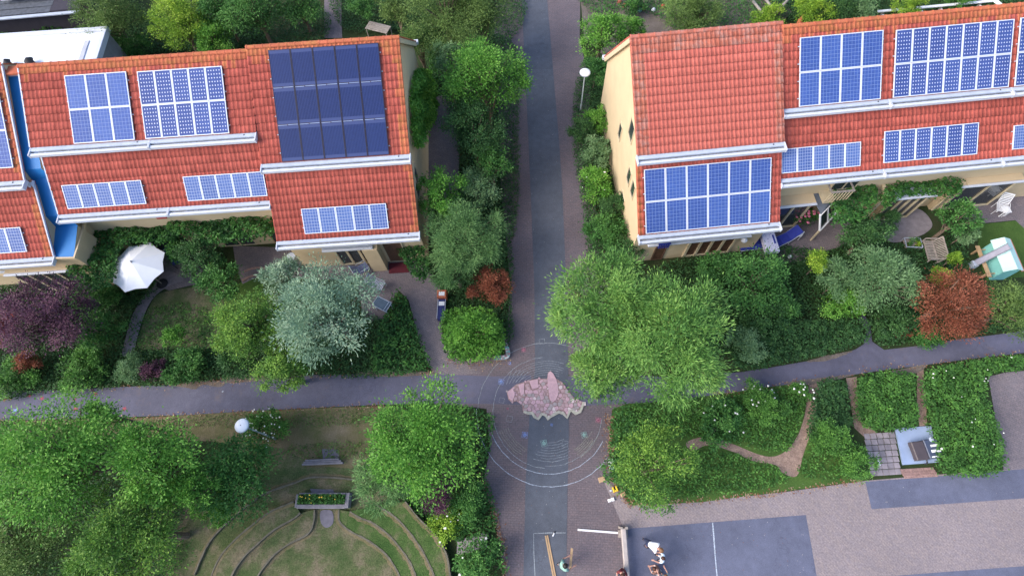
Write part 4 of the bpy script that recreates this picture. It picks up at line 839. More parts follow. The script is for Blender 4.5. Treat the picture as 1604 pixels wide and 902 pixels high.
mb = MB(); ribbon(mb, [(xa_, f0[1]), (f1[0], f1[1]), (f2[0], f2[1]), (f2[0]-0.1, f2[1]+0.5)], 0.10, zA-0.12, zA+0.06); mb.build('parapet', M_cream, an)
mb = MB(); mb.box(xa_, xu_, 21.16-oy, 21.4-oy, 0, 8.75); mb.build('back_wall', M_zinc, an)
mb = MB(); mb.box(xa_-0.1, xu_, 21.0-oy, 21.5-oy, 8.76, 8.86); mb.build('ridge_cap', M_tileO, an)
g0 = LB.loc(at(0, 432, 2.5)); g1 = LB.loc(at(117, 419, 2.5))
mb = MB(); mb.bar((-6.5, g1.y-EL_['ly']-0.2, 2.5), (g1.x-xL01l, g1.y-EL_['ly']-0.2, 2.5), 0.15, 0.1); mb.build('front_gutter', M_white, an)
mb = MB(); mb.box(-6.5, g1.x-xL01l, g1.y-EL_['ly']-0.2+0.08, f1[1]-0.1, 2.45, 2.53); mb.build('canopy', M_cream, an)

# ---- white flat roofed building behind the left row, and the dark one beyond it
fb = empty('flat_roof_building', LB.w(-27, 26, 0), LB.t, 'low building with glaring white flat roof and raised rim, top left behind the red roofs', 'building')
zF = 3.2
c0, c1_, c2 = LB.loc(at(168, 41, zF)), LB.loc(at(156, 95, zF)), LB.loc(at(-60, 58, zF))
x1 = c0.x+27; y1 = c0.y-26; y0 = c1_.y-26-1.2
mb = MB(); mb.box(-12, x1-0.15, y0, y1-0.15, 0, zF-0.25); mb.build('wall', plain('grey_cladding', (0.25, 0.25, 0.27), 0.7), fb)
mb = MB(); mb.box(-12, x1-0.3, y0, y1-0.3, zF-0.245, zF-0.16); mb.build('roof', M_wroof, fb)
mb = MB(); mb.box(-12, x1, y1-0.3, y1, zF-0.35, zF, bev=0.02); mb.box(x1-0.3, x1, y0, y1-0.303, zF-0.35, zF, bev=0.02); mb.build('rim', M_white, fb)
mb = MB(); mb.box(x1-1.25, x1-0.95, y0+0.4, y1-1.0, zF-0.157, zF-0.10, bev=0.02); mb.build('roof_strip', plain('pale_strip', (0.45, 0.47, 0.55), 0.7), fb)
for px_, py_, r in ((48, 98, 0.2), (14, 100, 0.16)):
    p = LB.loc(at(px_, py_, zF)); mb = MB(); mb.lathe([(r, 0), (r, 0.3), (r*1.4, 0.32), (r*0.3, 0.5)], 12, (p.x+27, p.y-26, zF-0.16)); mb.build('roof_vent', M_dark, fb)
db = empty('garden_shed', LB.w(-36, 31, 0), LB.t+0.03, 'dark slate roofed shed in the top left corner behind the hedge', 'shed')
q0, q1 = LB.loc(at(0, 24, 2.6)), LB.loc(at(122, 18, 2.6))
mb = MB(); mb.box(-6, q1.x+36, q1.y-31+0.15, q1.y-31+5, 0, 2.5); mb.build('wall', plain('dark_cladding', (0.05, 0.045, 0.06), 0.8), db)
M_slate = plain('slate_roofing', (0.085, 0.095, 0.115), 0.8, 0.3, 5)
for i in range(10):
    mb = MB(); yy0 = q1.y-31+0.5*i; mb.box(-6+0.02*i, q1.x+36-1.9+0.1*i, yy0, yy0+0.55, 2.52+0.05*i, 2.56+0.05*i); mb.build('roof_board', M_slate, db)
mb = MB(); mb.box(q1.x+36-1.85, q1.x+36+0.1, q1.y-31, q1.y-31+5, 2.5, 2.6); mb.build('flat_roof', plain('dark_felt', (0.045, 0.04, 0.055), 0.9), db)
mb = MB(); mb.box(-6, q1.x+36, q1.y-31-0.25, q1.y-31-0.02, 2.42, 2.5, bev=0.01); mb.build('gutter', M_zinc, db)
mb = MB(); p = LB.loc(at(25, 0, 3.0)); mb.box(p.x+36-1, p.x+36+1.6, p.y-31, p.y-31+0.5, 2.9, 3.1); mb.build('roof_light', M_white, db)
# ================================================================ VEGETATION
def leaf_mat(name, c1, c2, c3, trans=0.30):
    m, t, b = new_mat(name); a = N(t, 'ShaderNodeAttribute', attribute_name='tone')
    col = ramp(t, a.outputs['Fac'], [(0.0, c1), (0.5, c2), (1.0, c3)])
    t.links.new(col, b.inputs['Base Color']); b.inputs['Roughness'].default_value = 0.55; b.inputs['Specular IOR Level'].default_value = 0.25
    tr = N(t, 'ShaderNodeBsdfTranslucent'); t.links.new(col, tr.inputs[0]); mx = N(t, 'ShaderNodeMixShader'); mx.inputs[0].default_value = trans
    t.links.new(b.outputs[0], mx.inputs[1]); t.links.new(tr.outputs[0], mx.inputs[2]); t.links.new(mx.outputs[0], t.nodes['Material Output'].inputs[0]); return m
KIND = {  # leaf colours (dark, middle, light), leaf length and width in metres
 'bright': ((0.055, 0.173, 0.025), (0.122, 0.318, 0.045), (0.255, 0.504, 0.089), 0.165, 0.085),
 'willow': ((0.062, 0.165, 0.042), (0.145, 0.315, 0.068), (0.30, 0.49, 0.12), 0.24, 0.055),
 'willowd': ((0.055, 0.145, 0.045), (0.122, 0.278, 0.070), (0.219, 0.410, 0.115), 0.22, 0.05),
 'mid': ((0.034, 0.113, 0.028), (0.073, 0.206, 0.048), (0.146, 0.332, 0.076), 0.17, 0.09),
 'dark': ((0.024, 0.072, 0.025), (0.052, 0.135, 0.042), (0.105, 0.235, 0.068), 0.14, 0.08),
 'locust': ((0.049, 0.133, 0.025), (0.122, 0.265, 0.045), (0.292, 0.477, 0.076), 0.15, 0.07),
 'feather': ((0.055, 0.133, 0.045), (0.122, 0.252, 0.083), (0.219, 0.384, 0.140), 0.20, 0.035),
 'silver': ((0.12, 0.22, 0.14), (0.24, 0.38, 0.25), (0.42, 0.54, 0.38), 0.20, 0.065),
 'grey': ((0.07, 0.16, 0.065), (0.15, 0.28, 0.115), (0.26, 0.41, 0.20), 0.16, 0.06),
 'purple': ((0.027, 0.012, 0.022), (0.104, 0.043, 0.079), (0.232, 0.110, 0.159), 0.15, 0.06),
 'red': ((0.130, 0.050, 0.020), (0.270, 0.085, 0.050), (0.420, 0.160, 0.090), 0.14, 0.05),
 'crimson': ((0.122, 0.024, 0.024), (0.268, 0.037, 0.043), (0.415, 0.085, 0.061), 0.12, 0.06),
 'yellow': ((0.085, 0.186, 0.019), (0.206, 0.372, 0.039), (0.438, 0.597, 0.076), 0.14, 0.08),
 'olive': ((0.060, 0.119, 0.031), (0.133, 0.225, 0.058), (0.232, 0.357, 0.103), 0.15, 0.06),
 'ivy': ((0.022, 0.080, 0.023), (0.055, 0.173, 0.039), (0.133, 0.318, 0.064), 0.15, 0.12),
 'bed': ((0.037, 0.107, 0.025), (0.085, 0.225, 0.045), (0.182, 0.398, 0.076), 0.13, 0.08),
}
LM = {k: leaf_mat('leaf_'+k, v[0], v[1], v[2]) for k, v in KIND.items()}
M_blos = plain('white_blossom', (0.75, 0.75, 0.68), 0.8); M_pinkb = plain('pink_blossom', (0.55, 0.16, 0.24), 0.8); M_yelb = plain('yellow_blossom', (0.75, 0.50, 0.06), 0.8)
NLEAF = [0]
def leaf_mesh(name, C, A, Nv, L, W_, tone, mat):
    n = len(C); NLEAF[0] += n
    A = A/np.maximum(1e-6, np.linalg.norm(A, axis=1))[:, None]
    B = np.cross(Nv, A); B /= np.maximum(1e-6, np.linalg.norm(B, axis=1))[:, None]; U = np.cross(A, B)
    L = (L*RNG.uniform(0.7, 1.3, n))[:, None]; W_ = (W_*RNG.uniform(0.75, 1.25, n))[:, None]
    v = np.empty((n, 4, 3)); v[:, 0] = C-A*L/2; v[:, 1] = C+B*W_/2+U*W_*0.15-A*L*0.05; v[:, 2] = C+A*L/2; v[:, 3] = C-B*W_/2+U*W_*0.15-A*L*0.05
    me = bpy.data.meshes.new(name); me.vertices.add(4*n); me.vertices.foreach_set('co', v.reshape(-1).astype(np.float32))
    me.loops.add(4*n); me.loops.foreach_set('vertex_index', np.arange(4*n, dtype=np.int32))
    me.polygons.add(n); me.polygons.foreach_set('loop_start', np.arange(0, 4*n, 4, dtype=np.int32)); me.polygons.foreach_set('loop_total', np.full(n, 4, dtype=np.int32))
    a = me.attributes.new('tone', 'FLOAT', 'POINT'); a.data.foreach_set('value', np.repeat(np.clip(tone, 0, 1), 4).astype(np.float32))
    me.materials.append(mat); me.update(calc_edges=True); me.validate(); return me
def crown(name, R, rz, zc, kind, dens=1.0, parent=None, tufts=1.0, low=-0.35, cl=0.165, droop=0.0, spread=1.0, lobes=1.0):
    c1, c2, c3, L, W_ = KIND[kind]
    if R < 1.1: L, W_ = L*0.8, W_*0.8
    nl = int(min(15, max(5, 4+R*2.6)*lobes)) if R > 0.8 else 4
    ld = RNG.normal(size=(nl*6, 3)); ld /= np.linalg.norm(ld, axis=1)[:, None]; ld = ld[ld[:, 2] > -0.15]
    keep = [ld[0]]                                       # spread the lobes apart
    for v in ld[1:]:
        if len(keep) >= nl: break
        if max(float(v @ q) for q in keep) < 0.80: keep.append(v)
    keep.append(np.array([0.05, 0.0, 1.0])); ld = np.array(keep); nl = len(ld)
    lr = R*RNG.uniform(0.34, 0.52, nl); lc = ld*(R*RNG.uniform(0.93, 1.03, nl)-lr)[:, None]; lc[:, 2] *= rz/R
    nc = int(max(18, 120*spread*(1 if R > 1.5 else 0.5)*max(1, R/2.4)))
    li = RNG.integers(0, nl, nc); d = RNG.normal(size=(nc, 3))*0.8+ld[li]*0.75+np.array([0, 0, 0.25]); d /= np.linalg.norm(d, axis=1)[:, None]
    cc_ = lc[li]+d*(lr[li]*RNG.uniform(0.70, 1.0, nc))[:, None]*np.array([1, 1, 0.85]); cr = R*cl*RNG.uniform(0.6, 1.3, nc)
    ltone = RNG.uniform(-0.12, 0.14, nl)
    L, W_ = L*0.72, W_*0.78
    cover = 2*math.pi*R*R*1.15/(0.5*L*W_)*0.85*dens
    n = int(min(52000, max(300, cover))); idx = RNG.integers(0, nc, n)
    off = RNG.normal(size=(n, 3))*cr[idx][:, None]*np.array([1, 1, 0.75])*0.62
    C = cc_[idx]+off; out = C/np.maximum(1e-6, np.linalg.norm(C, axis=1))[:, None]
    A = off/cr[idx][:, None]*tufts+out*0.5*tufts+RNG.normal(size=(n, 3))*0.45+np.array([0, 0, -droop])
    Nv = RNG.normal(size=(n, 3))*0.55+np.array([0, 0, 0.9])+out*0.4
    tone = 0.18+ltone[li][idx]*1.2+RNG.uniform(0, 0.62, nc)[idx]*0.95+RNG.uniform(-0.15, 0.24, n)
    ni = int(n*0.38); di = RNG.normal(size=(ni, 3)); di /= np.linalg.norm(di, axis=1)[:, None]
    Ci = di*(RNG.uniform(0.25, 0.8, ni)[:, None])*np.array([R, R, rz]); Ci[:, 2] = np.abs(Ci[:, 2])*0.9-rz*0.25
    C = np.concatenate([C, Ci]); A = np.concatenate([A, RNG.normal(size=(ni, 3))]); Nv = np.concatenate([Nv, RNG.normal(size=(ni, 3))+np.array([0, 0, 1.0])]); tone = np.concatenate([tone, RNG.uniform(0, 0.5, ni)])
    C[:, 2] += zc; C[:, 2] = np.maximum(C[:, 2], 0.03)
    return link(name, leaf_mesh(name, C, A, Nv, L, W_, tone, LM[kind]), parent), cc_+np.array([0, 0, zc])
def blossoms(parent, pts, mat, s=0.06, name='blossom'):
    mb = MB()
    for p in pts:
        x, y, z = p; r = s*random.uniform(0.7, 1.3); n = 5
        vs = [(x+r*math.cos(2*math.pi*k/n), y+r*math.sin(2*math.pi*k/n), z+random.uniform(-.02, .02)) for k in range(n)]+[(x, y, z+r*0.5)]
        mb.add(vs, [(k, (k+1) % n, n) for k in range(n)])
    o = mb.build(name, mat, parent); o['kind'] = 'stuff'; return o
def plant(kind, px, py, rpx, h, label, cat=None, dens=1.0, tufts=1.0, rzf=None, cl=0.165, droop=0.0, name=None, blos=None, group=None, low=-0.35):
    zc = h*0.7 if h > 2.6 else h*0.5
    R = rpx/px_m(px, py, zc); rz = min(R*0.85, h*0.42 if h > 2.6 else h*0.5) if rzf is None else R*rzf
    zc = max(h-rz, rz*0.3); c = at(px, py, zc)
    tree = h > 2.6; cat = cat or ('tree' if tree else 'shrub'); name = name or cat.replace(' ', '_')
    e = empty(name, (c.x, c.y, 0), 0, label, cat, group)
    o, cc_ = crown('crown' if tree else 'foliage', R, rz, zc, kind, dens, e, tufts, low, cl, droop)
    mb = MB(); r0 = 0.05+0.035*R if tree else 0.03
    mb.tube([(0, 0, 0), (random.uniform(-.05, .05)*R, random.uniform(-.05, .05)*R, zc*0.55), (0, 0, zc+rz*0.3)], [r0*1.25, r0*0.85, r0*0.3], 8)
    k = 14 if tree else 5
    for q in cc_[RNG.integers(0, len(cc_), k)]:
        z0 = zc*random.uniform(0.3, 0.8); mid = (q[0]*0.45, q[1]*0.45, z0+(q[2]-z0)*0.6)
        mb.tube([(0, 0, z0), mid, (q[0]*0.95, q[1]*0.95, q[2])], [r0*0.6, r0*0.35, r0*0.1], 5)
    mb.build('trunk' if tree else 'stem', M_wtrk, e)
    if blos:
        m, nb, s_ = blos; pts_ = []
        for _ in range(nb):
            a = random.uniform(0, 6.28); rr = math.sqrt(random.random())*0.9; pts_.append((R*rr*math.cos(a), R*rr*math.sin(a), zc+rz*math.sqrt(max(0, 1-rr*rr))+0.04))
        blossoms(e, pts_, m, s_)
    return e
def area_leaves(name, poly, h, kind, dens, label=None, kindtag='stuff', cat=None, z0=0.0, wav=0.35, lf=1.0, blos=None, side=True, zpx=None, smooth=True, lean=0.0):
    """foliage filling a ground outline: hedges (h high) and ground cover"""
    zz = (z0+h*0.8) if zpx is None else zpx
    g = [at(x, y, zz) for x, y in poly]; g = [(p.x, p.y) for p in g]
    if smooth: g = catmull(g, 4)
    P_ = np.array(g); x0, y0 = P_.min(0); x1, y1 = P_.max(0); cx_, cy_ = P_.mean(0)
    area = 0.5*abs(np.dot(P_[:, 0], np.roll(P_[:, 1], 1))-np.dot(P_[:, 1], np.roll(P_[:, 0], 1)))
    L, W_ = KIND[kind][3]*lf*0.85, KIND[kind][4]*lf*0.85
    n = int(area*dens/(0.5*L*W_)*1.35)+50; m = int(n*(x1-x0)*(y1-y0)/area)+10
    q = np.stack([RNG.uniform(x0, x1, m), RNG.uniform(y0, y1, m)], 1); ins = np.zeros(m, bool); j = len(g)-1
    for i in range(len(g)):
        xi, yi = g[i]; xj, yj = g[j]
        with np.errstate(divide='ignore', invalid='ignore'):
            c = ((yi > q[:, 1]) != (yj > q[:, 1])) & (q[:, 0] < (xj-xi)*(q[:, 1]-yi)/(yj-yi)+xi)
        ins ^= c; j = i
    q = q[ins][:n]; n = len(q); q = q+RNG.normal(size=(n, 2))*0.06
    s1, s2 = RNG.uniform(0, 6.28, 2), RNG.uniform(1.5, 3.0, 4)
    wave = (np.sin(q[:, 0]*s2[0]+s1[0]+1.3*np.sin(q[:, 1]*1.7))*np.sin(q[:, 1]*s2[1]+s1[1])+0.6*np.sin(q[:, 0]*4.3+q[:, 1]*3.1)*np.sin(q[:, 1]*5.1-q[:, 0]*2.2))*0.5
    cs_ = 0.42 if h > 0.6 else 0.3
    gx, gy_ = q[:, 0]/cs_+0.35*np.sin(q[:, 1]*4.1), q[:, 1]/cs_+0.35*np.sin(q[:, 0]*3.7); ci, cj = np.floor(gx), np.floor(gy_)
    cr_ = np.abs(np.sin(ci*12.9898+cj*78.233)*43758.5453) % 1; dd = np.hypot(gx-ci-0.5, gy_-cj-0.5); dome = np.clip(1-2.4*dd*dd, 0, 1)
    z = z0+h*(0.72+0.28*dome*(0.5+cr_*0.7))*(1-wav*0.5+wav*0.5*wave)*np.where(RNG.random(n) < 0.72, 1, RNG.uniform(0.15, 1, n))+RNG.normal(size=n)*0.03
    C = np.stack([q[:, 0]-cx_, q[:, 1]-cy_, np.maximum(z, z0+0.02)], 1)
    A = RNG.normal(size=(n, 3))*np.array([1, 1, 0.5]); Nv = RNG.normal(size=(n, 3))*0.5+np.array([0, 0, 1.0])
    tone = 0.12+0.15*wave+0.42*cr_+RNG.uniform(-0.15, 0.33, n)
    o = link(name, leaf_mesh(name, C, A, Nv, L, W_, tone, LM[kind])); o.location = (cx_, cy_, 0)
    if kindtag: o['kind'] = kindtag
    tag(o, label, cat)
    if blos:
        m_, nb, s_ = blos; pick = C[RNG.integers(0, n, nb)]; pick[:, 2] = z0+h*1.02
        e = blossoms(o, pick, m_, s_)
    return o
# ---- ground cover (nobody could count it)
GC = [
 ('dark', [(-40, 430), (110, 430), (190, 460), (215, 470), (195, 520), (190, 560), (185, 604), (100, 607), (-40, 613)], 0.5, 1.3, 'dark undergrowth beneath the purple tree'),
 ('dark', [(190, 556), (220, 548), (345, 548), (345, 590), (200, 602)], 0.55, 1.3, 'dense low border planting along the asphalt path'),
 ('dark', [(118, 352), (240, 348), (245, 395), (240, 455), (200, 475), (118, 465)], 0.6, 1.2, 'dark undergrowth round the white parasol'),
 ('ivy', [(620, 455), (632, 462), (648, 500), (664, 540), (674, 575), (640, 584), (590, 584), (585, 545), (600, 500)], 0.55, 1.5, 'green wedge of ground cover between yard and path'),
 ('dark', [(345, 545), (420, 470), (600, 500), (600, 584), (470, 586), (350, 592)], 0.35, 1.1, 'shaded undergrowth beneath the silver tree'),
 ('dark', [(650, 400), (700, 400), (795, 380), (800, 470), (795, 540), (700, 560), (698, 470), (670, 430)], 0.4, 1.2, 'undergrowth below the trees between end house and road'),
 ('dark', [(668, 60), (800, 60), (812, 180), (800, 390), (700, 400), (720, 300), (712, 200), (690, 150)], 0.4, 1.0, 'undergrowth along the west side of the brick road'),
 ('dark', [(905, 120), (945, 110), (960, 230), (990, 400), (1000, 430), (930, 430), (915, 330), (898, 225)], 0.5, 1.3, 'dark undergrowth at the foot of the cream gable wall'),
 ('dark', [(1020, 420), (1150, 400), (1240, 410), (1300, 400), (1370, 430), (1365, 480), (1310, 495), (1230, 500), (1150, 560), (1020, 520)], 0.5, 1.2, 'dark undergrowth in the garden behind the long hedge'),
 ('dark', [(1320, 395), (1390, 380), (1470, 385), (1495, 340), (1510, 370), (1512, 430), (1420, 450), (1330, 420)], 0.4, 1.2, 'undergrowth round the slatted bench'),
 ('dark', [(1360, 480), (1420, 480), (1545, 480), (1660, 470), (1660, 505), (1500, 525), (1385, 540), (1368, 515)], 0.4, 1.3, 'low plants under the red tree along the path'),
 ('bed', [(975, 640), (1060, 620), (1120, 622), (1200, 610), (1262, 606), (1260, 640), (1248, 680), (1225, 706), (1150, 690), (1085, 682), (990, 690)], 0.4, 1.2, 'wild flower bed between path and wood chip trail'),
 ('bed', [(1080, 705), (1150, 712), (1210, 728), (1235, 748), (1210, 762), (1110, 775), (1040, 770), (985, 700)], 0.3, 0.9, 'grassy plants below the wood chip trail'),
 ('bed', [(1252, 745), (1262, 715), (1280, 690), (1330, 690), (1345, 740), (1320, 750)], 0.25, 0.7, 'low plants next to the concrete slabs'),
 ('mid', [(600, 640), (760, 642), (766, 700), (757, 750), (740, 790), (640, 790), (600, 740)], 0.3, 1.0, 'low plants beneath the round vivid tree'),
 ('mid', [(590, 770), (640, 790), (730, 790), (760, 750), (778, 810), (760, 840), (700, 845), (660, 810)], 0.35, 1.1, 'low plants between grass terraces and brick road'),
 ('dark', [(-40, 672), (100, 680), (290, 685), (300, 720), (290, 780), (265, 902), (260, 960), (-40, 960)], 0.7, 0.9, 'understorey beneath the trees in the bottom left corner'),
 ('dark', [(160, 60), (230, 20), (350, 20), (500, 10), (505, 60), (400, 72), (250, 80), (170, 100)], 0.5, 1.1, 'garden undergrowth behind the left roofs'),
 ('dark', [(535, -30), (800, -30), (800, 60), (660, 70), (640, 45), (540, 45)], 0.4, 0.9, 'undergrowth below the trees beside the top of the road'),
 ('mid', [(905, -20), (985, -30), (1060, -30), (1200, -30), (1220, 30), (1080, 50), (1040, 30), (990, 12), (960, 20), (925, 18)], 0.25, 0.7, 'sparse garden plants in the top garden by the road'),
 ('dark', [(1230, -20), (1480, -30), (1660, -30), (1640, 0), (1400, 18), (1250, 35)], 0.4, 1.0, 'garden undergrowth behind the right roofs'),
 ('bed', [(205, 500), (250, 480), (300, 475), (345, 500), (345, 560), (215, 560)], 0.10, 0.35, 'tufts of grass in the small left garden'),
 ('dark', [(1200, 380), (1300, 392), (1335, 360), (1385, 375), (1380, 410), (1290, 425), (1220, 425)], 0.35, 1.0, 'low plants edging the right terrace'),
 ('mid', [(962, 640), (985, 636), (1000, 700), (1010, 770), (988, 786), (962, 752), (955, 690)], 0.5, 1.1, 'loose leafy fringe where the wild garden meets the brick road'),
 ('olive', [(440, 700), (560, 690), (600, 700), (560, 718), (470, 718)], 0.15, 0.4, 'rough grass beside the path verge'),
]
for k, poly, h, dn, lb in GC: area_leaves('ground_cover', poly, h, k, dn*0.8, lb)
# dry grass tufts on the verge
area_leaves('dry_grass_tufts', [(-30, 664), (200, 658), (400, 647), (520, 641), (600, 640), (590, 660), (480, 668), (300, 668), (100, 672)], 0.08, 'olive', 0.30, 'dry grass tufts on the verge below the path', lf=0.6)
# ---- hedges
HG = [
 ('dark', [(1160, 520), (1230, 502), (1300, 498), (1355, 500), (1364, 515), (1362, 530), (1340, 540), (1260, 560), (1165, 576), (1150, 560)], 1.2, 'long clipped dark hedge with a bronze patch above the right path'),
 ('bed', [(1450, 585), (1480, 572), (1550, 560), (1610, 556), (1610, 575), (1552, 585), (1548, 610), (1560, 650), (1578, 700), (1572, 735), (1540, 745), (1480, 738), (1468, 700), (1458, 650), (1450, 620)], 0.9, 'broad leafy green hedge right of the pale blue plate'),
 ('bed', [(1346, 600), (1362, 585), (1430, 582), (1434, 620), (1440, 664), (1395, 672), (1350, 660)], 0.8, 'leafy green bed between two wood chip trails'),
 ('dark', [(1284, 600), (1325, 598), (1332, 640), (1330, 680), (1292, 690), (1270, 680)], 0.9, 'dark bushy bed just left of the middle wood chip trail'),
 ('bright', [(696, 485), (730, 480), (775, 490), (790, 520), (786, 550), (760, 562), (715, 562), (695, 540), (690, 510)], 1.2, 'rounded green hedge inside the turquoise mosaic kerb'),
 ('mid', [(-20, 14), (60, 18), (128, 14), (132, 42), (60, 48), (-20, 52)], 1.6, 'trimmed hedge behind the white flat roof'),
]
for k, poly, h, lb in HG:
    area_leaves('hedge', poly, h, k, 2.0, lb, None, 'hedge', blos=(M_blos, 16, 0.04) if 'broad' in lb else None)
# ---- climbing plants on the fronts
CLM = [
 ('ivy', [(116, 364), (150, 352), (240, 350), (275, 352), (270, 372), (235, 378), (195, 382), (180, 405), (172, 445), (120, 455), (108, 425)], 2.0, 'broad vine over the pergola left of the white parasol'),
 ('ivy', [(262, 345), (310, 338), (370, 334), (415, 336), (428, 345), (428, 362), (400, 366), (360, 372), (320, 376), (300, 366), (262, 360)], 2.6, 'vine hanging on the front of the house with dotted panels'),
 ('bright', [(642, 120), (660, 108), (682, 125), (692, 150), (682, 185), (662, 205), (645, 235), (640, 190)], 3.2, 'bright vine climbing the east gable wall beside the dark panels'),
 ('ivy', [(622, 382), (655, 380), (668, 400), (668, 430), (650, 432), (632, 405)], 1.6, 'climbing plant at the corner by the dark red doormat'),
 ('ivy', [(1312, 292), (1345, 284), (1378, 288), (1372, 320), (1350, 340), (1312, 345), (1308, 318)], 2.8, 'dense vine hanging beside the wooden balcony'),
 ('ivy', [(1385, 298), (1410, 284), (1470, 278), (1508, 280), (1508, 300), (1492, 302), (1450, 300), (1412, 306), (1392, 322)], 2.9, 'vine spreading over the glazed bay on the right terrace'),
]
def wall_leaves(blk, axis, val, poly, kind, label, thick=0.35, dens=2.4):
    """climbing plant spread over an upright wall plane (axis 0: X = val, axis 1: Y = val in block axes)"""
    pl_n = Vector((1, 0, 0)) if axis == 0 else Vector((0, 1, 0)); g = [blk.ray(x, y, pl_n*val, pl_n) for x, y in poly]
    uv = catmull([((p.y if axis == 0 else p.x), p.z) for p in g], 3); P_ = np.array(uv); lo, hi = P_.min(0), P_.max(0)
    area = 0.5*abs(np.dot(P_[:, 0], np.roll(P_[:, 1], 1))-np.dot(P_[:, 1], np.roll(P_[:, 0], 1))); L, W_ = KIND[kind][3]*0.85, KIND[kind][4]*0.85
    n = int(area*dens/(0.5*L*W_)); out = []
    while len(out) < n:
        u, v = random.uniform(lo[0], hi[0]), random.uniform(lo[1], hi[1])
        if inside((u, v), uv): out.append((u, v))
    q = np.array(out); dpt = thick*(0.6+0.4*np.sin(q[:, 0]*3.1+1)*np.sin(q[:, 1]*2.7))*RNG.uniform(0.2, 1, n)
    sg = -1 if axis == 1 or blk is RB else 1
    loc = np.stack([val+sg*dpt, q[:, 0], q[:, 1]], 1) if axis == 0 else np.stack([q[:, 0], val+sg*dpt, q[:, 1]], 1)
    loc[:, 2] = np.maximum(loc[:, 2], 0.05); c0 = loc.mean(0); dens = dens; Wd = np.array([blk.w(*r) for r in loc]); o0 = blk.w(c0[0], c0[1], 0)
    outv = np.array([blk.c, blk.s, 0])*sg if axis == 0 else np.array([-blk.s, blk.c, 0])*sg
    C = Wd-np.array([o0.x, o0.y, 0]); A = RNG.normal(size=(n, 3))+np.array([0, 0, -0.6]); Nv = RNG.normal(size=(n, 3))*0.5+outv*0.7+np.array([0, 0, 0.7])
    tone = 0.4+0.3*np.sin(q[:, 0]*4)*np.sin(q[:, 1]*5)+RNG.uniform(-.25, .35, n)
    o = link('climbing_plant', leaf_mesh('climbing_plant', C, A, Nv, L, W_, tone, LM[kind])); o.location = (o0.x, o0.y, 0); tag(o, label, 'climbing plant')
for i_, (k, poly, h, lb) in enumerate(CLM):
    if i_ == 0: area_leaves('climbing_plant', poly, 0.9, k, 2.4, lb, None, 'climbing plant', z0=2.1, zpx=2.7, wav=0.6)
    elif i_ == 1: area_leaves('climbing_plant', poly, 1.1, k, 2.6, lb, None, 'climbing plant', z0=2.2, zpx=3.1, wav=0.6)
    elif i_ == 2: wall_leaves(LB, 0, -4.62, poly, k, lb, 0.7)
    elif i_ == 3: area_leaves('climbing_plant', poly, 1.0, k, 2.4, lb, None, 'climbing plant', z0=1.0, zpx=1.8, wav=0.6)
    else: area_leaves('climbing_plant', poly, 1.0, k, 2.6, lb, None, 'climbing plant', z0=2.2, zpx=3.0, wav=0.6)
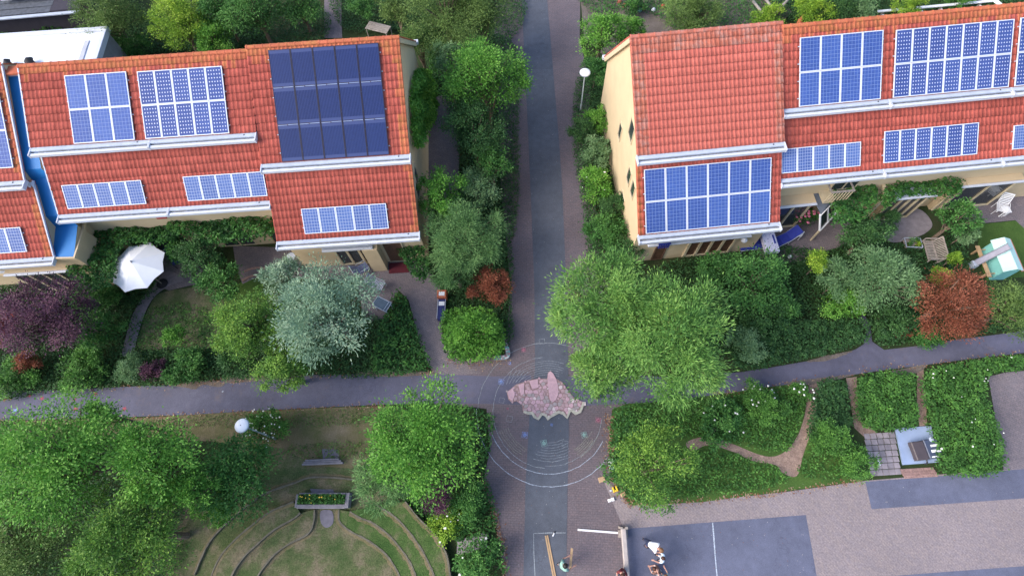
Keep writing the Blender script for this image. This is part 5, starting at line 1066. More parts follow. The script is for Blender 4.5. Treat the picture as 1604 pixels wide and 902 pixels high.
# ---- trees and shrubs: kind, crown centre in the photo, radius, height, label
PL = [
 ('bright', 88, 722, 104, 7.5, 'large bright green tree at the left edge below the asphalt path', dict(tufts=1.3)),
 ('bright', 246, 712, 72, 6.5, 'rounded green tree between the left edge tree and the round lamp', {}),
 ('locust', 202, 838, 86, 6.0, 'broad yellowish green tree beside the curved grass terraces', {}),
 ('olive', 40, 858, 86, 5.0, 'dull green tree in the bottom left corner', {}),
 ('mid', 362, 750, 70, 4.0, 'dark leafy small tree below the round lamp', {}),
 ('bright', 342, 782, 38, 2.4, 'bright low shrub hanging over the upper terrace edge', {}),
 ('bright', 300, 770, 40, 5.0, 'green tree filling the gap beside the upper terrace edge', {}),
 ('bright', 166, 648, 26, 5.2, 'slim bright leader tree reaching up over the path edge', dict(rzf=1.5)),
 ('bright', 672, 682, 94, 6.2, 'round vivid green tree beside the chalk circle', dict(tufts=1.1)),
 ('feather', 612, 745, 56, 4.2, 'feathery pale green tree leaning over the grass terraces', dict(tufts=2)),
 ('purple', 688, 770, 32, 2.2, 'dark purple bush under the round vivid tree', {}),
 ('mid', 735, 790, 38, 1.6, 'green shrub between purple bush and brick road', {}),
 ('yellow', 702, 822, 30, 1.2, 'bright yellow green shrub above the garden steps', dict(blos=(M_blos, 9, 0.04))),
 ('mid', 752, 880, 42, 1.4, 'rose shrub with a few pale blossoms below the garden steps', dict(blos=(M_blos, 6, 0.05))),
 ('silver', 518, 492, 84, 5.8, 'silvery grey willow in the left front garden', dict(tufts=1.6)),
 ('silver', 445, 440, 38, 3.2, 'small pale green tree at the edge of the silver willow', dict()),
 ('locust', 395, 512, 58, 4.8, 'yellow green tree left of the silver willow', {}),
 ('locust', 440, 575, 46, 4.0, 'drooping yellow tipped tree overhanging the asphalt path', dict(droop=0.8)),
 ('dark', 380, 565, 36, 3.2, 'dark green shrub tree between the yellow tree and the path', {}),
 ('purple', 74, 500, 68, 5.2, 'large dark purple leaved tree in the left garden', dict(tufts=1.4)),
 ('crimson', 4, 512, 26, 2.6, 'crimson bush at the left edge of the purple tree', {}),
 ('red', 44, 566, 20, 1.6, 'orange red shrub below the purple tree', {}),
 ('mid', 160, 522, 36, 2.0, 'mid green shrub left of the curved garden path', {}),
 ('bed', 28, 590, 36, 1.3, 'grassy green clump at the left end of the border', {}),
 ('bed', 130, 580, 38, 1.3, 'low spreading green shrub beside the asphalt path', {}),
 ('grey', 203, 577, 24, 1.3, 'round grey green shrub at the foot of the curved garden path', {}),
 ('purple', 240, 582, 20, 1.1, 'small purple leaved shrub beside the round grey green one', {}),
 ('mid', 292, 576, 34, 1.4, 'leafy shrub in the middle of the path border', {}),
 ('bright', 272, 527, 20, 1.6, 'small bright green sapling on the left garden lawn', {}),
 ('dark', 318, 400, 40, 3.0, 'dark leafy small tree right of the white parasol', {}),
 ('mid', 345, 440, 38, 2.6, 'bushy green shrub above the small lawn', {}),
 ('ivy', 280, 395, 24, 2.2, 'dense dark shrub against the parasol edge', {}),
 ('mid', 150, 470, 36, 2.0, 'shrub below the vine left of the parasol', {}),
 # strip between the left end house and the road
 ('bright', 760, 128, 68, 7.0, 'big fresh green tree beside the road, level with the dark panels', {}),
 ('olive', 700, 30, 78, 6.5, 'broad olive green tree at the top beside the road', dict(tufts=1.5)),
 ('olive', 755, 15, 50, 5.5, 'olive tree at the top edge against the brick road', {}),
 ('dark', 742, 205, 52, 5.5, 'dark green tree below the big fresh green one', {}),
 ('grey', 700, 95, 30, 5.0, 'greyish young tree close to the left gable wall', {}),
 ('mid', 768, 255, 36, 4.0, 'mid green tree at the brick road edge', {}),
 ('bright', 692, 305, 42, 4.6, 'round fresh green tree at the corner of the end house', {}),
 ('grey', 742, 300, 42, 3.6, 'grey green shrub tree right of the round fresh one', {}),
 ('feather', 730, 368, 66, 4.5, 'large feathery bush of thin branches beside the end house', dict(tufts=2.2)),
 ('feather', 715, 425, 40, 3.2, 'lower feathery bush above the blue cart', dict(tufts=2)),
 ('red', 770, 450, 33, 2.2, 'red Japanese maple bush beside the road', dict(tufts=1.4)),
 ('red', 738, 458, 13, 1.6, 'small reddish bush left of the red maple', {}),
 ('bright', 744, 516, 42, 2.7, 'yellow green bush rising out of the rounded hedge', dict(tufts=1.5)),
 # shrubs along the cream gable wall
 ('bright', 940, 58, 42, 3.6, 'bright round shrub at the top left corner of the cream gable', {}),
 ('bright', 985, 52, 28, 2.6, 'bright shrub behind the corner of the salmon roof', {}),
 ('mid', 932, 115, 28, 2.4, 'dark shrub just above the right street lamp', {}),
 ('bright', 936, 190, 26, 2.2, 'fresh green shrub below the right street lamp', {}),
 ('dark', 912, 205, 24, 2.0, 'dark shrub at the foot of the right street lamp', {}),
 ('grey', 930, 240, 30, 2.0, 'greyish shrub by the cream wall windows', {}),
 ('bright', 935, 290, 32, 1.9, 'green shrub halfway down the cream wall', dict(blos=(M_blos, 5, 0.04))),
 ('dark', 962, 330, 28, 1.8, 'dark shrub against the lower cream wall', {}),
 ('mid', 950, 370, 40, 2.0, 'wide green shrub at the lower end of the cream wall', {}),
 ('dark', 985, 395, 26, 2.0, 'dark shrub at the corner of the cream wall', {}),
 # the two big willows and neighbours
 ('willow', 950, 480, 88, 7.0, 'large feathery willow overhanging the road, left one of the pair', dict(dens=1.5, tufts=1.8)),
 ('willow', 1052, 530, 100, 7.5, 'large light green willow above the path, right one of the pair', dict(dens=1.4, tufts=1.8)),
 ('willow', 948, 592, 56, 5.0, 'lower willow crown drooping beside the stone mosaic', dict(dens=1.4, tufts=1.8)),
 ('locust', 1024, 730, 68, 4.3, 'loose yellow green tree at the corner of brick road and plaza', dict(dens=0.75)),
 ('mid', 965, 735, 26, 2.4, 'thin branch tip bush hanging over the small toys', dict(dens=0.6)),
 ('mid', 1030, 785, 30, 1.6, 'sprawling branches lying over the plaza edge', dict(dens=0.35)),
 ('mid', 1180, 440, 58, 3.4, 'dense dark green tree in front of the right end house', {}),
 ('mid', 1120, 425, 34, 2.6, 'shrub before the brown glazed doors', {}),
 ('dark', 1205, 500, 44, 2.4, 'dark shrub above the long clipped hedge', {}),
 ('grey', 1170, 540, 34, 2.0, 'grey green shrub beside the right willow', {}),
 ('mid', 1225, 490, 28, 2.2, 'leafy shrub at the left end of the long hedge', {}),
 ('yellow', 1282, 412, 24, 2.4, 'yellow leaved shrub below the white sphere', {}),
 ('grey', 1312, 440, 36, 2.6, 'pale green tree right of the yellow leaved shrub', {}),
 ('bright', 1318, 475, 34, 2.0, 'bright shrub behind the long clipped hedge', {}),
 ('grey', 1380, 440, 60, 3.4, 'pale grey green tree above the junction of the paths', dict(tufts=1.3)),
 ('dark', 1352, 376, 42, 2.9, 'dark tree next to the glazed porch screen', {}),
 ('dark', 1392, 345, 22, 2.0, 'dark shrub at the edge of the pale patio', {}),
 ('mid', 1500, 345, 36, 3.0, 'bushy tree between patio and white chair', {}),
 ('grey', 1512, 366, 24, 2.0, 'grey green shrub left of the slide', {}),
 ('yellow', 1492, 406, 15, 1.4, 'yellow green shrub right of the slatted bench', {}),
 ('yellow', 1474, 436, 20, 1.8, 'yellowish shrub above the red tree', {}),
 ('red', 1480, 478, 62, 4.2, 'large round orange red tree beside the right path', dict(tufts=1.3)),
 ('olive', 1578, 486, 48, 3.6, 'olive green tree at the right edge below the playhouse', dict(droop=0.4)),
 ('dark', 1400, 512, 36, 1.8, 'dark shrub left of the orange red tree', {}),
 ('red', 1412, 520, 14, 1.0, 'small dull red shrub beside the path junction', {}),
 ('mid', 1450, 530, 26, 1.1, 'low hosta like clump under the orange red tree', {}),
 ('ivy', 1262, 342, 20, 1.4, 'pink flowering shrub before the right row front', dict(blos=(M_pinkb, 18, 0.08))),
 ('bed', 1297, 682, 32, 1.5, 'clipped round yellowish shrub in the beds', {}),
 ('bed', 1342, 716, 34, 1.6, 'bright leafy shrub left of the concrete slabs', {}),
 ('bed', 1185, 620, 28, 1.0, 'white flowering plants beside the right path', dict(blos=(M_blos, 16, 0.045))),
 ('bed', 1255, 618, 20, 0.9, 'white flowering clump at the top of the wood chip trail', dict(blos=(M_blos, 10, 0.05))),
 ('mid', 1130, 665, 40, 1.2, 'wild shrub in the flower bed', dict(blos=(M_blos, 8, 0.05))),
 ('bed', 415, 672, 36, 1.6, 'white flowering shrub right of the left street lamp', dict(blos=(M_blos, 40, 0.035))),
 ('bed', 1200, 640, 34, 0.9, 'wild plants between path and wood chip trail', {}),
 # gardens behind the left row
 ('olive', 172, 28, 54, 4.5, 'yellowish green tree behind the white flat roof', {}),
 ('yellow', 280, 38, 48, 4.2, 'yellow green tree in the upper left gardens', {}),
 ('bright', 335, 65, 34, 3.0, 'bright young tree just behind the ridge of the dotted panels', {}),
 ('mid', 400, 22, 52, 4.5, 'dark green tree in the middle of the upper left gardens', {}),
 ('mid', 470, 12, 36, 3.5, 'green tree left of the grey top path', {}),
 ('ivy', 205, 80, 30, 1.8, 'low dark bush beside the rim of the white roof', {}),
 ('mid', 345, 15, 34, 4.0, 'green tree between yellow and dark ones in the upper left', {}),
 ('mid', 570, 8, 26, 2.6, 'bush right of the grey top path', {}),
 ('olive', 620, 12, 34, 4.0, 'olive tree behind the dark panel house', {}),
 ('mid', 655, 62, 22, 4.4, 'thin young tree at the corner of the white gutter', {}),
 # gardens behind the right row
 ('olive', 1082, 28, 52, 2.8, 'broad olive shrub behind the salmon roof', {}),
 ('ivy', 990, 10, 22, 1.2, 'shrub among the coloured edging stones', {}),
 ('yellow', 1200, 30, 30, 1.6, 'yellow green creeper on the grey poles', {}),
 ('yellow', 1272, 22, 34, 2.6, 'yellow bush behind the ridge right of the poles', {}),
 ('grey', 1345, 10, 28, 2.6, 'blue grey conifer behind the right roofs', {}),
 ('yellow', 1425, 14, 26, 2.4, 'golden feathery bush beside the white garden beams', {}),
 ('dark', 1310, 18, 30, 2.4, 'dark shrub between yellow bush and blue grey conifer', {}),
 ('bed', 1500, 2, 24, 1.4, 'flowers in the raised white garden frame', {}),
]
for k, x, y, r, h, lb, kw in PL: plant(k, x, y, r, h, lb, **kw)
# a loose hanging twig over the plaza
print('LEAVES', NLEAF[0])
pf = pl; rr = random.Random(3)
mbp = [(rr.uniform(-1.0, 1.0), rr.uniform(-0.1, 0.25), 0.5+rr.uniform(0, .1)) for _ in range(26)]
blossoms(pl, mbp[:11], M_yelb, 0.032)
C = RNG.uniform([-1.1, -0.14, 0.36], [1.1, 0.3, 0.55], (900, 3)); A = RNG.normal(size=(900, 3)); Nv = RNG.normal(size=(900, 3))+np.array([0, 0, 1.])
o = link('planting', leaf_mesh('planting', C, A, Nv, 0.1, 0.06, RNG.uniform(0.1, 0.8, 900), LM['mid']), pl); o['kind'] = 'stuff'
# ================================================================ THINGS
def lamp_post(px, py, h, label, tilt=(0, 0)):
    p = at(px, py, h); e = empty('street_lamp', (p.x, p.y, 0), 0, label, 'street lamp', None)
    mb = MB(); mb.tube([(0, 0, 0), (0, 0, 0.9), (0, 0, 0.92), (0, 0, h-0.12)], [0.055, 0.055, 0.038, 0.032], 12); mb.build('pole', plain('lamp_pole', (0.33, 0.38, 0.38), 0.5), e, True)
    mb = MB(); mb.lathe([(0.05, -0.16), (0.09, -0.14), (0.30, -0.10), (0.315, -0.06), (0.30, -0.03)], 28, (0, 0, h)); mb.build('lamp_housing', M_zinc, e)
    mb = MB(); mb.lathe([(0.305, -0.03), (0.29, 0.0), (0.2, 0.045), (0.10, 0.065), (0.01, 0.07)], 28, (0, 0, h)); mb.build('lamp_shade', plain('white_lamp_shade', (0.85, 0.86, 0.88), 0.4, 0.04, 4), e, True)
    mb = MB(); mb.lathe([(0.02, 0.068), (0.015, 0.085), (0.004, 0.09)], 8, (0, 0, h)); mb.build('knob', M_dark, e)
lamp_post(916.5, 113, 3.5, 'street lamp with round white head beside the cream gable wall')
lamp_post(378, 666, 3.6, 'street lamp with round white head on the dry verge below the path')
# ---- parasol
p = at(216, 418, 2.15); e = empty('parasol', (p.x, p.y, 0), 0.2, 'large white eight sided parasol open over the left garden seats', 'parasol')
Rp = 43/px_m(216, 418, 2.15); top = Vector((-0.03, 0.05, 2.70))
rim = []
for k in range(8):
    a = 2*math.pi*(k+0.5)/8; rim.append(Vector((Rp*math.cos(a), Rp*math.sin(a), 2.15)))
M_cloth = plain('white_cloth', (0.80, 0.82, 0.86), 0.85, 0.04, 2)
for k in range(8):
    a, c = rim[k], rim[(k+1) % 8]; mb = MB(); n = 6; vs = []; fs = []
    for i in range(n+1):
        t_ = i/n; A_, C_ = top.lerp(a, t_), top.lerp(c, t_); sag = -0.03*math.sin(math.pi*t_*0.9)
        M_ = (A_+C_)/2; M_ = M_.lerp(top, 0.045*t_*t_); vs += [A_, M_, C_]
    for i in range(n):
        fs += [(3*i, 3*i+1, 3*i+4, 3*i+3), (3*i+1, 3*i+2, 3*i+5, 3*i+4)]
    mb.add(vs, fs); o = mb.build('canopy_panel', M_cloth, e)
    mb = MB(); mb.bar(top-Vector((0, 0, 0.05)), rim[k]-Vector((0, 0, 0.04)), 0.025); mb.build('rib', M_oldw, e)
mb = MB(); mb.tube([(0, 0, 0), (0, 0, 2.72)], 0.03, 10); mb.build('pole', M_oldw, e)
mb = MB(); mb.lathe([(0.05, 0), (0.05, 0.03), (0.02, 0.08)], 10, (top.x, top.y, 2.69)); mb.build('finial', M_zinc, e)
mb = MB(); mb.lathe([(0.3, 0), (0.3, 0.06), (0.06, 0.1)], 16); mb.build('base', M_dark, e)
# ---- generic garden furniture
def rot_to(px0, py0, px1, py1):
    a, b_ = at(px0, py0), at(px1, py1); return math.atan2(b_.y-a.y, b_.x-a.x)
def frame_chair(px, py, rz, label, mf, ms, name='garden_chair', rec=0.35, slats=7):
    p = at(px, py); e = empty(name, (p.x, p.y, 0), rz, label, 'chair')
    mb = MB(); w, d, sh = 0.27, 0.25, 0.44
    for x in (-w, w): mb.tube([(x, -d, 0), (x, -d, 0.64), (x, d, 0.66)], 0.016, 6); mb.tube([(x, d*0.9, 0), (x, d, 0.5), (x, d+rec, 1.0)], 0.016, 6)
    mb.tube([(-w, d+rec, 1.0), (w, d+rec, 1.0)], 0.016, 6); mb.tube([(-w, -d, sh), (w, -d, sh)], 0.016, 6); mb.build('frame', mf, e)
    for i in range(slats):
        y = -d+(2*d)*i/(slats-1); mb = MB(); mb.box(-w, w, y-0.026, y+0.026, sh, sh+0.015); mb.build('slat', ms, e)
    for i in range(slats):
        t_ = (i+0.5)/slats; mb = MB(); c = Vector((0, d+rec*t_, 0.5+0.5*t_)); mb.bar(c-Vector((w, 0, 0)), c+Vector((w, 0, 0)), 0.012, 0.05, up=(0, rec, 0.5)); mb.build('slat', ms, e)
    return e
def table(px, py, rz, w, d, h, label, mt, ml, name='garden_table', planks=0, glass=False):
    p = at(px, py, h); e = empty(name, (p.x, p.y, 0), rz, label, 'table')
    if planks:
        for i in range(planks):
            y = -d/2+d*(i+0.5)/planks; mb = MB(); mb.box(-w/2, w/2, y-d/planks*0.42, y+d/planks*0.42, h-0.03, h, bev=0.004); mb.build('plank', mt, e)
    else:
        mb = MB(); mb.box(-w/2, w/2, -d/2, d/2, h-0.03, h, bev=0.006); mb.build('tabletop', mt, e)
    for x in (-w/2+0.06, w/2-0.06):
        for y in (-d/2+0.06, d/2-0.06): mb = MB(); mb.box(x-0.025, x+0.025, y-0.025, y+0.025, 0, h-0.032); mb.build('leg', ml, e)
    return e
table(598, 476, rot_to(588, 468, 608, 478), 0.85, 0.55, 0.74, 'dark glass garden table with a pale metal frame beside the silver willow', plain('dark_glass_top', (0.10, 0.14, 0.18), 0.2), M_zinc)
e = [o for o in COL.objects if o.name.startswith('garden_table')][-1]
mb = MB()
for a, c in (((-.43, -.28), (.43, -.28)), ((-.43, .28), (.43, .28)), ((-.43, -.28), (-.43, .28)), ((.43, -.28), (.43, .28)), ((.28, -.28), (.28, .28))): mb.bar((a[0], a[1], 0.75), (c[0], c[1], 0.75), 0.03)
mb.build('rail', M_zinc, e)
frame_chair(572, 425, 2.2, 'blue garden chair behind the silver willow by the door', M_zinc, plain('faded_blue', (0.10, 0.16, 0.34), 0.7))
frame_chair(596, 452, 1.2, 'pale metal garden chair between silver willow and yard', M_zinc, M_zinc)
frame_chair(1560, 332, -0.35, 'white slatted garden chair on the far right paving', M_rope, M_rope)
table(1577, 328, 0.1, 0.42, 0.42, 0.5, 'small square white garden table next to the white chair', M_rope, M_rope)
frame_chair(283, 412, 0.6, 'dark blue chair in the shade right of the parasol', M_dark, M_bluef)
# round zinc table
p = at(456, 402, 0.6); e = empty('round_table', (p.x, p.y, 0), 0, 'small round pale grey table at the corner of the dark panel house', 'table')
mb = MB(); mb.lathe([(0.24, 0), (0.25, 0.02), (0.24, 0.03)], 24, (0, 0, 0.6)); mb.build('tabletop', M_zinc, e)
mb = MB(); mb.tube([(0, 0, 0), (0, 0, 0.6)], 0.03, 8); mb.build('pedestal', M_zinc, e)
# dotted cloth table
p = at(1206, 378, 0.78); rz = rot_to(1217, 352, 1230, 394)
e = table(1206, 376, rz, 1.30, 0.62, 0.76, 'long garden table under a white cloth dotted with blue, beside the end house', M_oldw, M_oldw)
def dots_mat():
    m, t, b = new_mat('dotted_cloth'); v = N(t, 'ShaderNodeTexVoronoi'); v.inputs['Scale'].default_value = 10; v.inputs['Randomness'].default_value = 0.35; t.links.new(pos(t), v.inputs['Vector'])
    t.links.new(ramp(t, v.outputs['Distance'], [(0.28, (0.18, 0.14, 0.42)), (0.40, (0.66, 0.66, 0.82))]), b.inputs['Base Color']); b.inputs['Roughness'].default_value = 0.85; return m
p = at(1206, 376, 0.77); ct = MB(); ct.box(-0.70, 0.70, -0.36, 0.36, 0.765, 0.78, bev=0.008)
ct.box(-0.70, -0.69, -0.36, 0.36, 0.5, 0.765); ct.box(0.69, 0.70, -0.36, 0.36, 0.5, 0.765); ct.box(-0.689, 0.689, -0.36, -0.35, 0.5, 0.765); ct.box(-0.689, 0.689, 0.35, 0.36, 0.5, 0.765)
o = ct.build('tablecloth', dots_mat()); o.location = (p.x, p.y, 0); o.rotation_euler.z = rz; tag(o, 'white tablecloth with dark blue dots on the long garden table', 'tablecloth')
# blue sun lounger, and a second one half hidden
def lounger(px, py, rz, label):
    p = at(px, py, 0.35); e = empty('sun_lounger', (p.x, p.y, 0), rz, label, 'sun lounger')
    mb = MB()
    for y in (-0.28, 0.28): mb.tube([(-0.9, y, 0.3), (0.3, y, 0.32), (0.85, y, 0.75)], 0.018, 6)
    for x in (-0.8, 0.25):
        mb.tube([(x, -0.28, 0), (x, -0.28, 0.32), (x, 0.28, 0.32), (x, 0.28, 0)], 0.018, 6)
    mb.build('frame', M_zinc, e)
    for x0, z0, x1, z1 in ((-0.9, 0.33, -0.3, 0.34), (-0.28, 0.34, 0.3, 0.35), (0.3, 0.36, 0.85, 0.78)):
        mb = MB(); mb.add([(x0, -0.26, z0), (x1, -0.26, z1), (x1, 0.26, z1), (x0, 0.26, z0), (x0, -0.26, z0+0.05), (x1, -0.26, z1+0.05), (x1, 0.26, z1+0.05), (x0, 0.26, z0+0.05)], [(3, 2, 1, 0), (4, 5, 6, 7), (0, 1, 5, 4), (1, 2, 6, 5), (2, 3, 7, 6), (3, 0, 4, 7)]); mb.build('cushion', M_bluef, e)
lounger(1228, 374, 0.45, 'blue cushioned sun lounger right of the dotted tablecloth')
lounger(1184, 383, 0.1, 'blue lounger end half hidden left of the dotted tablecloth')
p = at(1254, 369, 0.4); e = empty('folding_stool', (p.x, p.y, 0), 0.4, 'small white folding seat frame beside the pink flowers', 'stool')
mb = MB(); mb.bar((-0.25, 0.14, 0.42), (-0.02, -0.06, 0.42), 0.06); mb.bar((-0.02, -0.06, 0.42), (0.3, 0.12, 0.42), 0.06); mb.build('seat_frame', M_rope, e)
mb = MB()
for a in ((-0.25, 0.14), (-0.02, -0.06), (0.3, 0.12)): mb.bar((a[0], a[1], 0), (a[0], a[1], 0.4), 0.03)
mb.build('leg_frame', M_rope, e)
p = at(1237, 402, 0.12); mb = MB(); mb.lathe([(0.02, -0.12), (0.08, -0.09), (0.12, 0), (0.085, 0.085), (0.02, 0.12)], 18); o = mb.build('garden_ball', plain('silver_ball', (0.5, 0.6, 0.6), 0.3), None, True); o.location = (p.x, p.y, 0.12); tag(o, 'silver ball ornament on the lawn below the dotted table', 'ball')
# slatted bench
p = at(1462, 392, 0.45); rz = rot_to(1457, 374, 1467, 410)
e = empty('garden_bench', (p.x, p.y, 0), rz, 'weathered wooden slatted bench on the right between pots and shrubs', 'bench')
for i in range(13):
    x = -0.56+1.12*i/12; mb = MB(); mb.box(x-0.028, x+0.028, -0.32, 0.08, 0.42, 0.445); mb.build('slat', M_oldw, e)
for i in range(13):
    x = -0.56+1.12*i/12; mb = MB(); mb.bar((x, 0.14, 0.46), (x, 0.36, 0.85), 0.045, 0.02); mb.build('slat', M_oldw, e)
mb = MB(); mb.box(-0.62, 0.62, -0.36, -0.32, 0.36, 0.42); mb.box(-0.62, 0.62, 0.09, 0.13, 0.36, 0.45); mb.bar((-0.62, 0.37, 0.88), (0.62, 0.37, 0.88), 0.05)
for x in (-0.62, 0.62): mb.bar((x, -0.36, 0.62), (x, 0.3, 0.64), 0.05); mb.bar((x, -0.34, 0), (x, -0.34, 0.6), 0.05); mb.bar((x, 0.12, 0), (x, 0.37, 0.88), 0.05)
mb.build('frame', M_oldw, e)
# planter frame with pots
p = at(1431, 380, 0.4); e = empty('plant_stand', (p.x, p.y, 0), rz-math.pi/2, 'white edged plant stand full of pots left of the slatted bench', 'plant stand')
mb = MB()
for a, c in (((-.42, -.28), (.42, -.28)), ((-.42, .28), (.42, .28)), ((-.42, -.28), (-.42, .28)), ((.42, -.28), (.42, .28))): mb.bar((a[0], a[1], 0.4), (c[0], c[1], 0.4), 0.035); mb.bar((a[0], a[1], 0), (a[0], a[1], 0.4), 0.03)
mb.build('frame', M_zinc, e)
mb = MB(); mb.box(-.4, .4, -.26, .26, .2, .23); mb.build('shelf', M_oldw, e)
for x, y, k in ((-0.25, 0.1, 'yellow'), (0.05, -0.12, 'grey'), (0.25, 0.12, 'ivy'), (-0.2, -0.15, 'ivy')):
    pt = MB().lathe([(0.06, 0), (0.09, 0.14), (0.07, 0.13)], 12, (0, 0, 0)).build('flower_pot', plain('terracotta_pot', (0.28, 0.10, 0.06), 0.8)); w_ = e.matrix_basis @ Vector((x, y, 0.23)) if False else Matrix.Translation(e.location) @ Matrix.Rotation(e.rotation_euler.z, 4, 'Z') @ Vector((x, y, 0.235))
    pt.location = w_; n = 130; C = RNG.normal(size=(n, 3))*0.07+np.array([0, 0, 0.2])
    f = link('foliage', leaf_mesh('foliage', C, RNG.normal(size=(n, 3)), RNG.normal(size=(n, 3))*0.5+np.array([0, 0, 1.]), 0.08, 0.05, RNG.uniform(0, 1, n), LM[k]), pt)
    tag(pt, {(-0.25): 'small pot with yellow leaves on the white edged plant stand', 0.05: 'small pot with grey green leaves in the middle of the plant stand', 0.25: 'small pot with dark leaves at the bench side of the plant stand', (-0.2): 'small pot with dark leaves at the far end of the plant stand'}[x], 'flower pot')
# playhouse with slide
p = at(1581, 398, 1.3); rz = rot_to(1583, 369, 1604, 418); e = empty('playhouse', (p.x, p.y, 0), rz, 'small playhouse with mint green roof and orange plank at the right edge', 'playhouse')
M_mint = plain('mint_paint', (0.50, 0.74, 0.70), 0.6, 0.05, 3)
Lh = 0.92; M_mint2 = plain('mint_wall', (0.22, 0.55, 0.52), 0.6, 0.06, 3)
mb = MB(); mb.box(-Lh+0.06, Lh-0.06, -0.36, 0.36, 0.0, 1.1); mb.build('wall', M_mint2, e)
mb = MB(); mb.add([(-Lh, -0.50, 1.1), (Lh, -0.50, 1.1), (Lh, -0.02, 1.4), (-Lh, -0.02, 1.4), (-Lh, -0.50, 1.14), (Lh, -0.50, 1.14), (Lh, -0.02, 1.44), (-Lh, -0.02, 1.44)], [(3, 2, 1, 0), (4, 5, 6, 7), (0, 1, 5, 4), (1, 2, 6, 5), (2, 3, 7, 6), (3, 0, 4, 7)]); mb.build('roof', M_mint, e)
mb = MB(); mb.add([(-Lh, 0.42, 1.2), (Lh, 0.42, 1.2), (Lh, -0.017, 1.4), (-Lh, -0.017, 1.4), (-Lh, 0.42, 1.24), (Lh, 0.42, 1.24), (Lh, -0.017, 1.44), (-Lh, -0.017, 1.44)], [(3, 2, 1, 0), (4, 5, 6, 7), (0, 1, 5, 4), (1, 2, 6, 5), (2, 3, 7, 6), (3, 0, 4, 7)][::1]); mb.build('roof', M_mint, e)
mb = MB(); mb.box(-Lh, Lh, 0.43, 0.50, 1.1, 1.2); mb.build('fascia', plain('salmon_board', (0.5, 0.22, 0.17), 0.7), e)
mb = MB(); mb.box(-Lh, Lh, -0.86, -0.66, 0.5, 0.55); mb.build('seat_plank', M_tan, e)
for x in (-0.7, 0.7): mb = MB(); mb.box(x-0.03, x+0.03, -0.82, -0.7, 0, 0.497); mb.bar((x, -0.8, 0.48), (x, -0.37, 0.48), 0.04); mb.build('plank_leg', M_tan, e)
s0, s1 = at(1582, 385, 1.8), at(1529, 412, 0.35); e2 = empty('slide', (s1.x, s1.y, 0), 0, 'grey metal slide coming down from the mint playhouse', 'slide')
d = s0-s1; mb = MB(); mb.bar((0, 0, 0.35), (d.x, d.y, 1.75), 0.30, 0.02, up=(0, 0, 1)); mb.build('chute', plain('slide_grey', (0.26, 0.26, 0.33), 0.5), e2)
sd_ = Vector((-d.y, d.x, 0)).normalized()*0.15
for s_ in (1, -1): mb = MB(); mb.bar(Vector((0, 0, 0.39))+sd_*s_, Vector((d.x, d.y, 1.8))+sd_*s_, 0.03, 0.08); mb.build('side_rail', MATS['grey_porch_roof'], e2)
mb = MB(); mb.box(-0.12, 0.12, -0.16, 0.16, 0, 0.33); mb.build('foot', M_zinc, e2)
# cart with orange box
p = at(692, 476, 0.5); e = empty('garden_box_cart', (p.x, p.y, 0), rot_to(690, 500, 693, 455)-math.pi/2, 'narrow cart with orange box end and dark blue cover, papers on top', 'cart')
mb = MB(); mb.box(-0.25, 0.25, 0.28, 0.72, 0.25, 0.75, bev=0.03); mb.build('box', plain('orange_box', (0.42, 0.12, 0.06), 0.6), e)
mb = MB(); mb.box(-0.19, 0.19, -0.85, 0.27, 0.2, 0.55, bev=0.03); mb.build('cover', plain('navy_cover', (0.02, 0.03, 0.13), 0.6, 0.2), e)
for y, x in ((0.48, 0.0), (0.0, 0.0)): mb = MB(); z = 0.755 if y > 0.3 else 0.555; mb.box(x-0.15, x+0.15, y-0.11, y+0.11, z, z+0.012); mb.build('paper', M_rope, e)
for x in (-0.2, 0.2): mb = MB(); mb.bar((x, -0.85, 0.58), (x, 0.25, 0.58), 0.022); mb.build('rail', M_zinc, e)
for x in (-0.22, 0.22):
    for y in (-0.6, 0.5): mb = MB(); mb.tube([(x-0.02, y, 0.13), (x+0.02, y, 0.13)], 0.13, 14); mb.build('wheel', M_black, e)
# ---- court: beams, boards, toys
p = at(972, 832); 
def beam(p0, p1, w, h, z, name, label, m, cat, planks=1):
    a, c = at(*p0, z), at(*p1, z); e = empty(name, (a.x, a.y, 0), math.atan2(c.y-a.y, c.x-a.x), label, cat); L = (c-a).length
    for k in range(planks):
        mb = MB(); y = (k-(planks-1)/2)*w*1.25; mb.box(0, L, y-w/2, y+w/2, z-h, z, bev=min(w, h)*0.15); mb.build('plank' if planks > 1 else 'beam_body', m, e)
    return e, L
e, L = beam((977, 826), (985, 930), 0.22, 0.22, 0.5, 'timber_beam', 'long pale wooden beam on blocks beside the grey court, person sitting at its end', plain('pale_timber', (0.42, 0.37, 0.35), 0.8, 0.15, 5, bmp=0.3), 'beam')
for x in (0.25, L-0.3): mb = MB(); mb.box(x-0.15, x+0.15, -0.2, 0.2, 0, 0.278); mb.build('block', M_oldw, e)
for y in (-0.12, 0.1): mb = MB(); mb.bar((-0.03, y, 0), (0.02, y, 0.7), 0.1); mb.build('post', M_oldw, e)
e, L = beam((905, 829), (968, 834), 0.085, 0.05, 0.06, 'white_board', 'long white board lying on the brick road, touching the timber beam', M_rope, 'board')
e, L = beam((856, 838), (870, 910), 0.07, 0.04, 0.05, 'tan_boards', 'two thin orange wooden boards lying side by side on the asphalt strip', M_tan, 'boards', 2)
e, L = beam((896, 858), (893, 892), 0.10, 0.04, 0.6, 'tan_board', 'single orange wooden board held by the person in the green shirt', M_tan, 'board')
def toy(px, py, label, parts, rz=0, name='toy'):
    p = at(px, py); e = empty(name, (p.x, p.y, 0.02), rz, label, 'toy')
    for nm, m, a in parts: mb = MB(); mb.box(*a, bev=0.02); mb.build(nm, m, e)
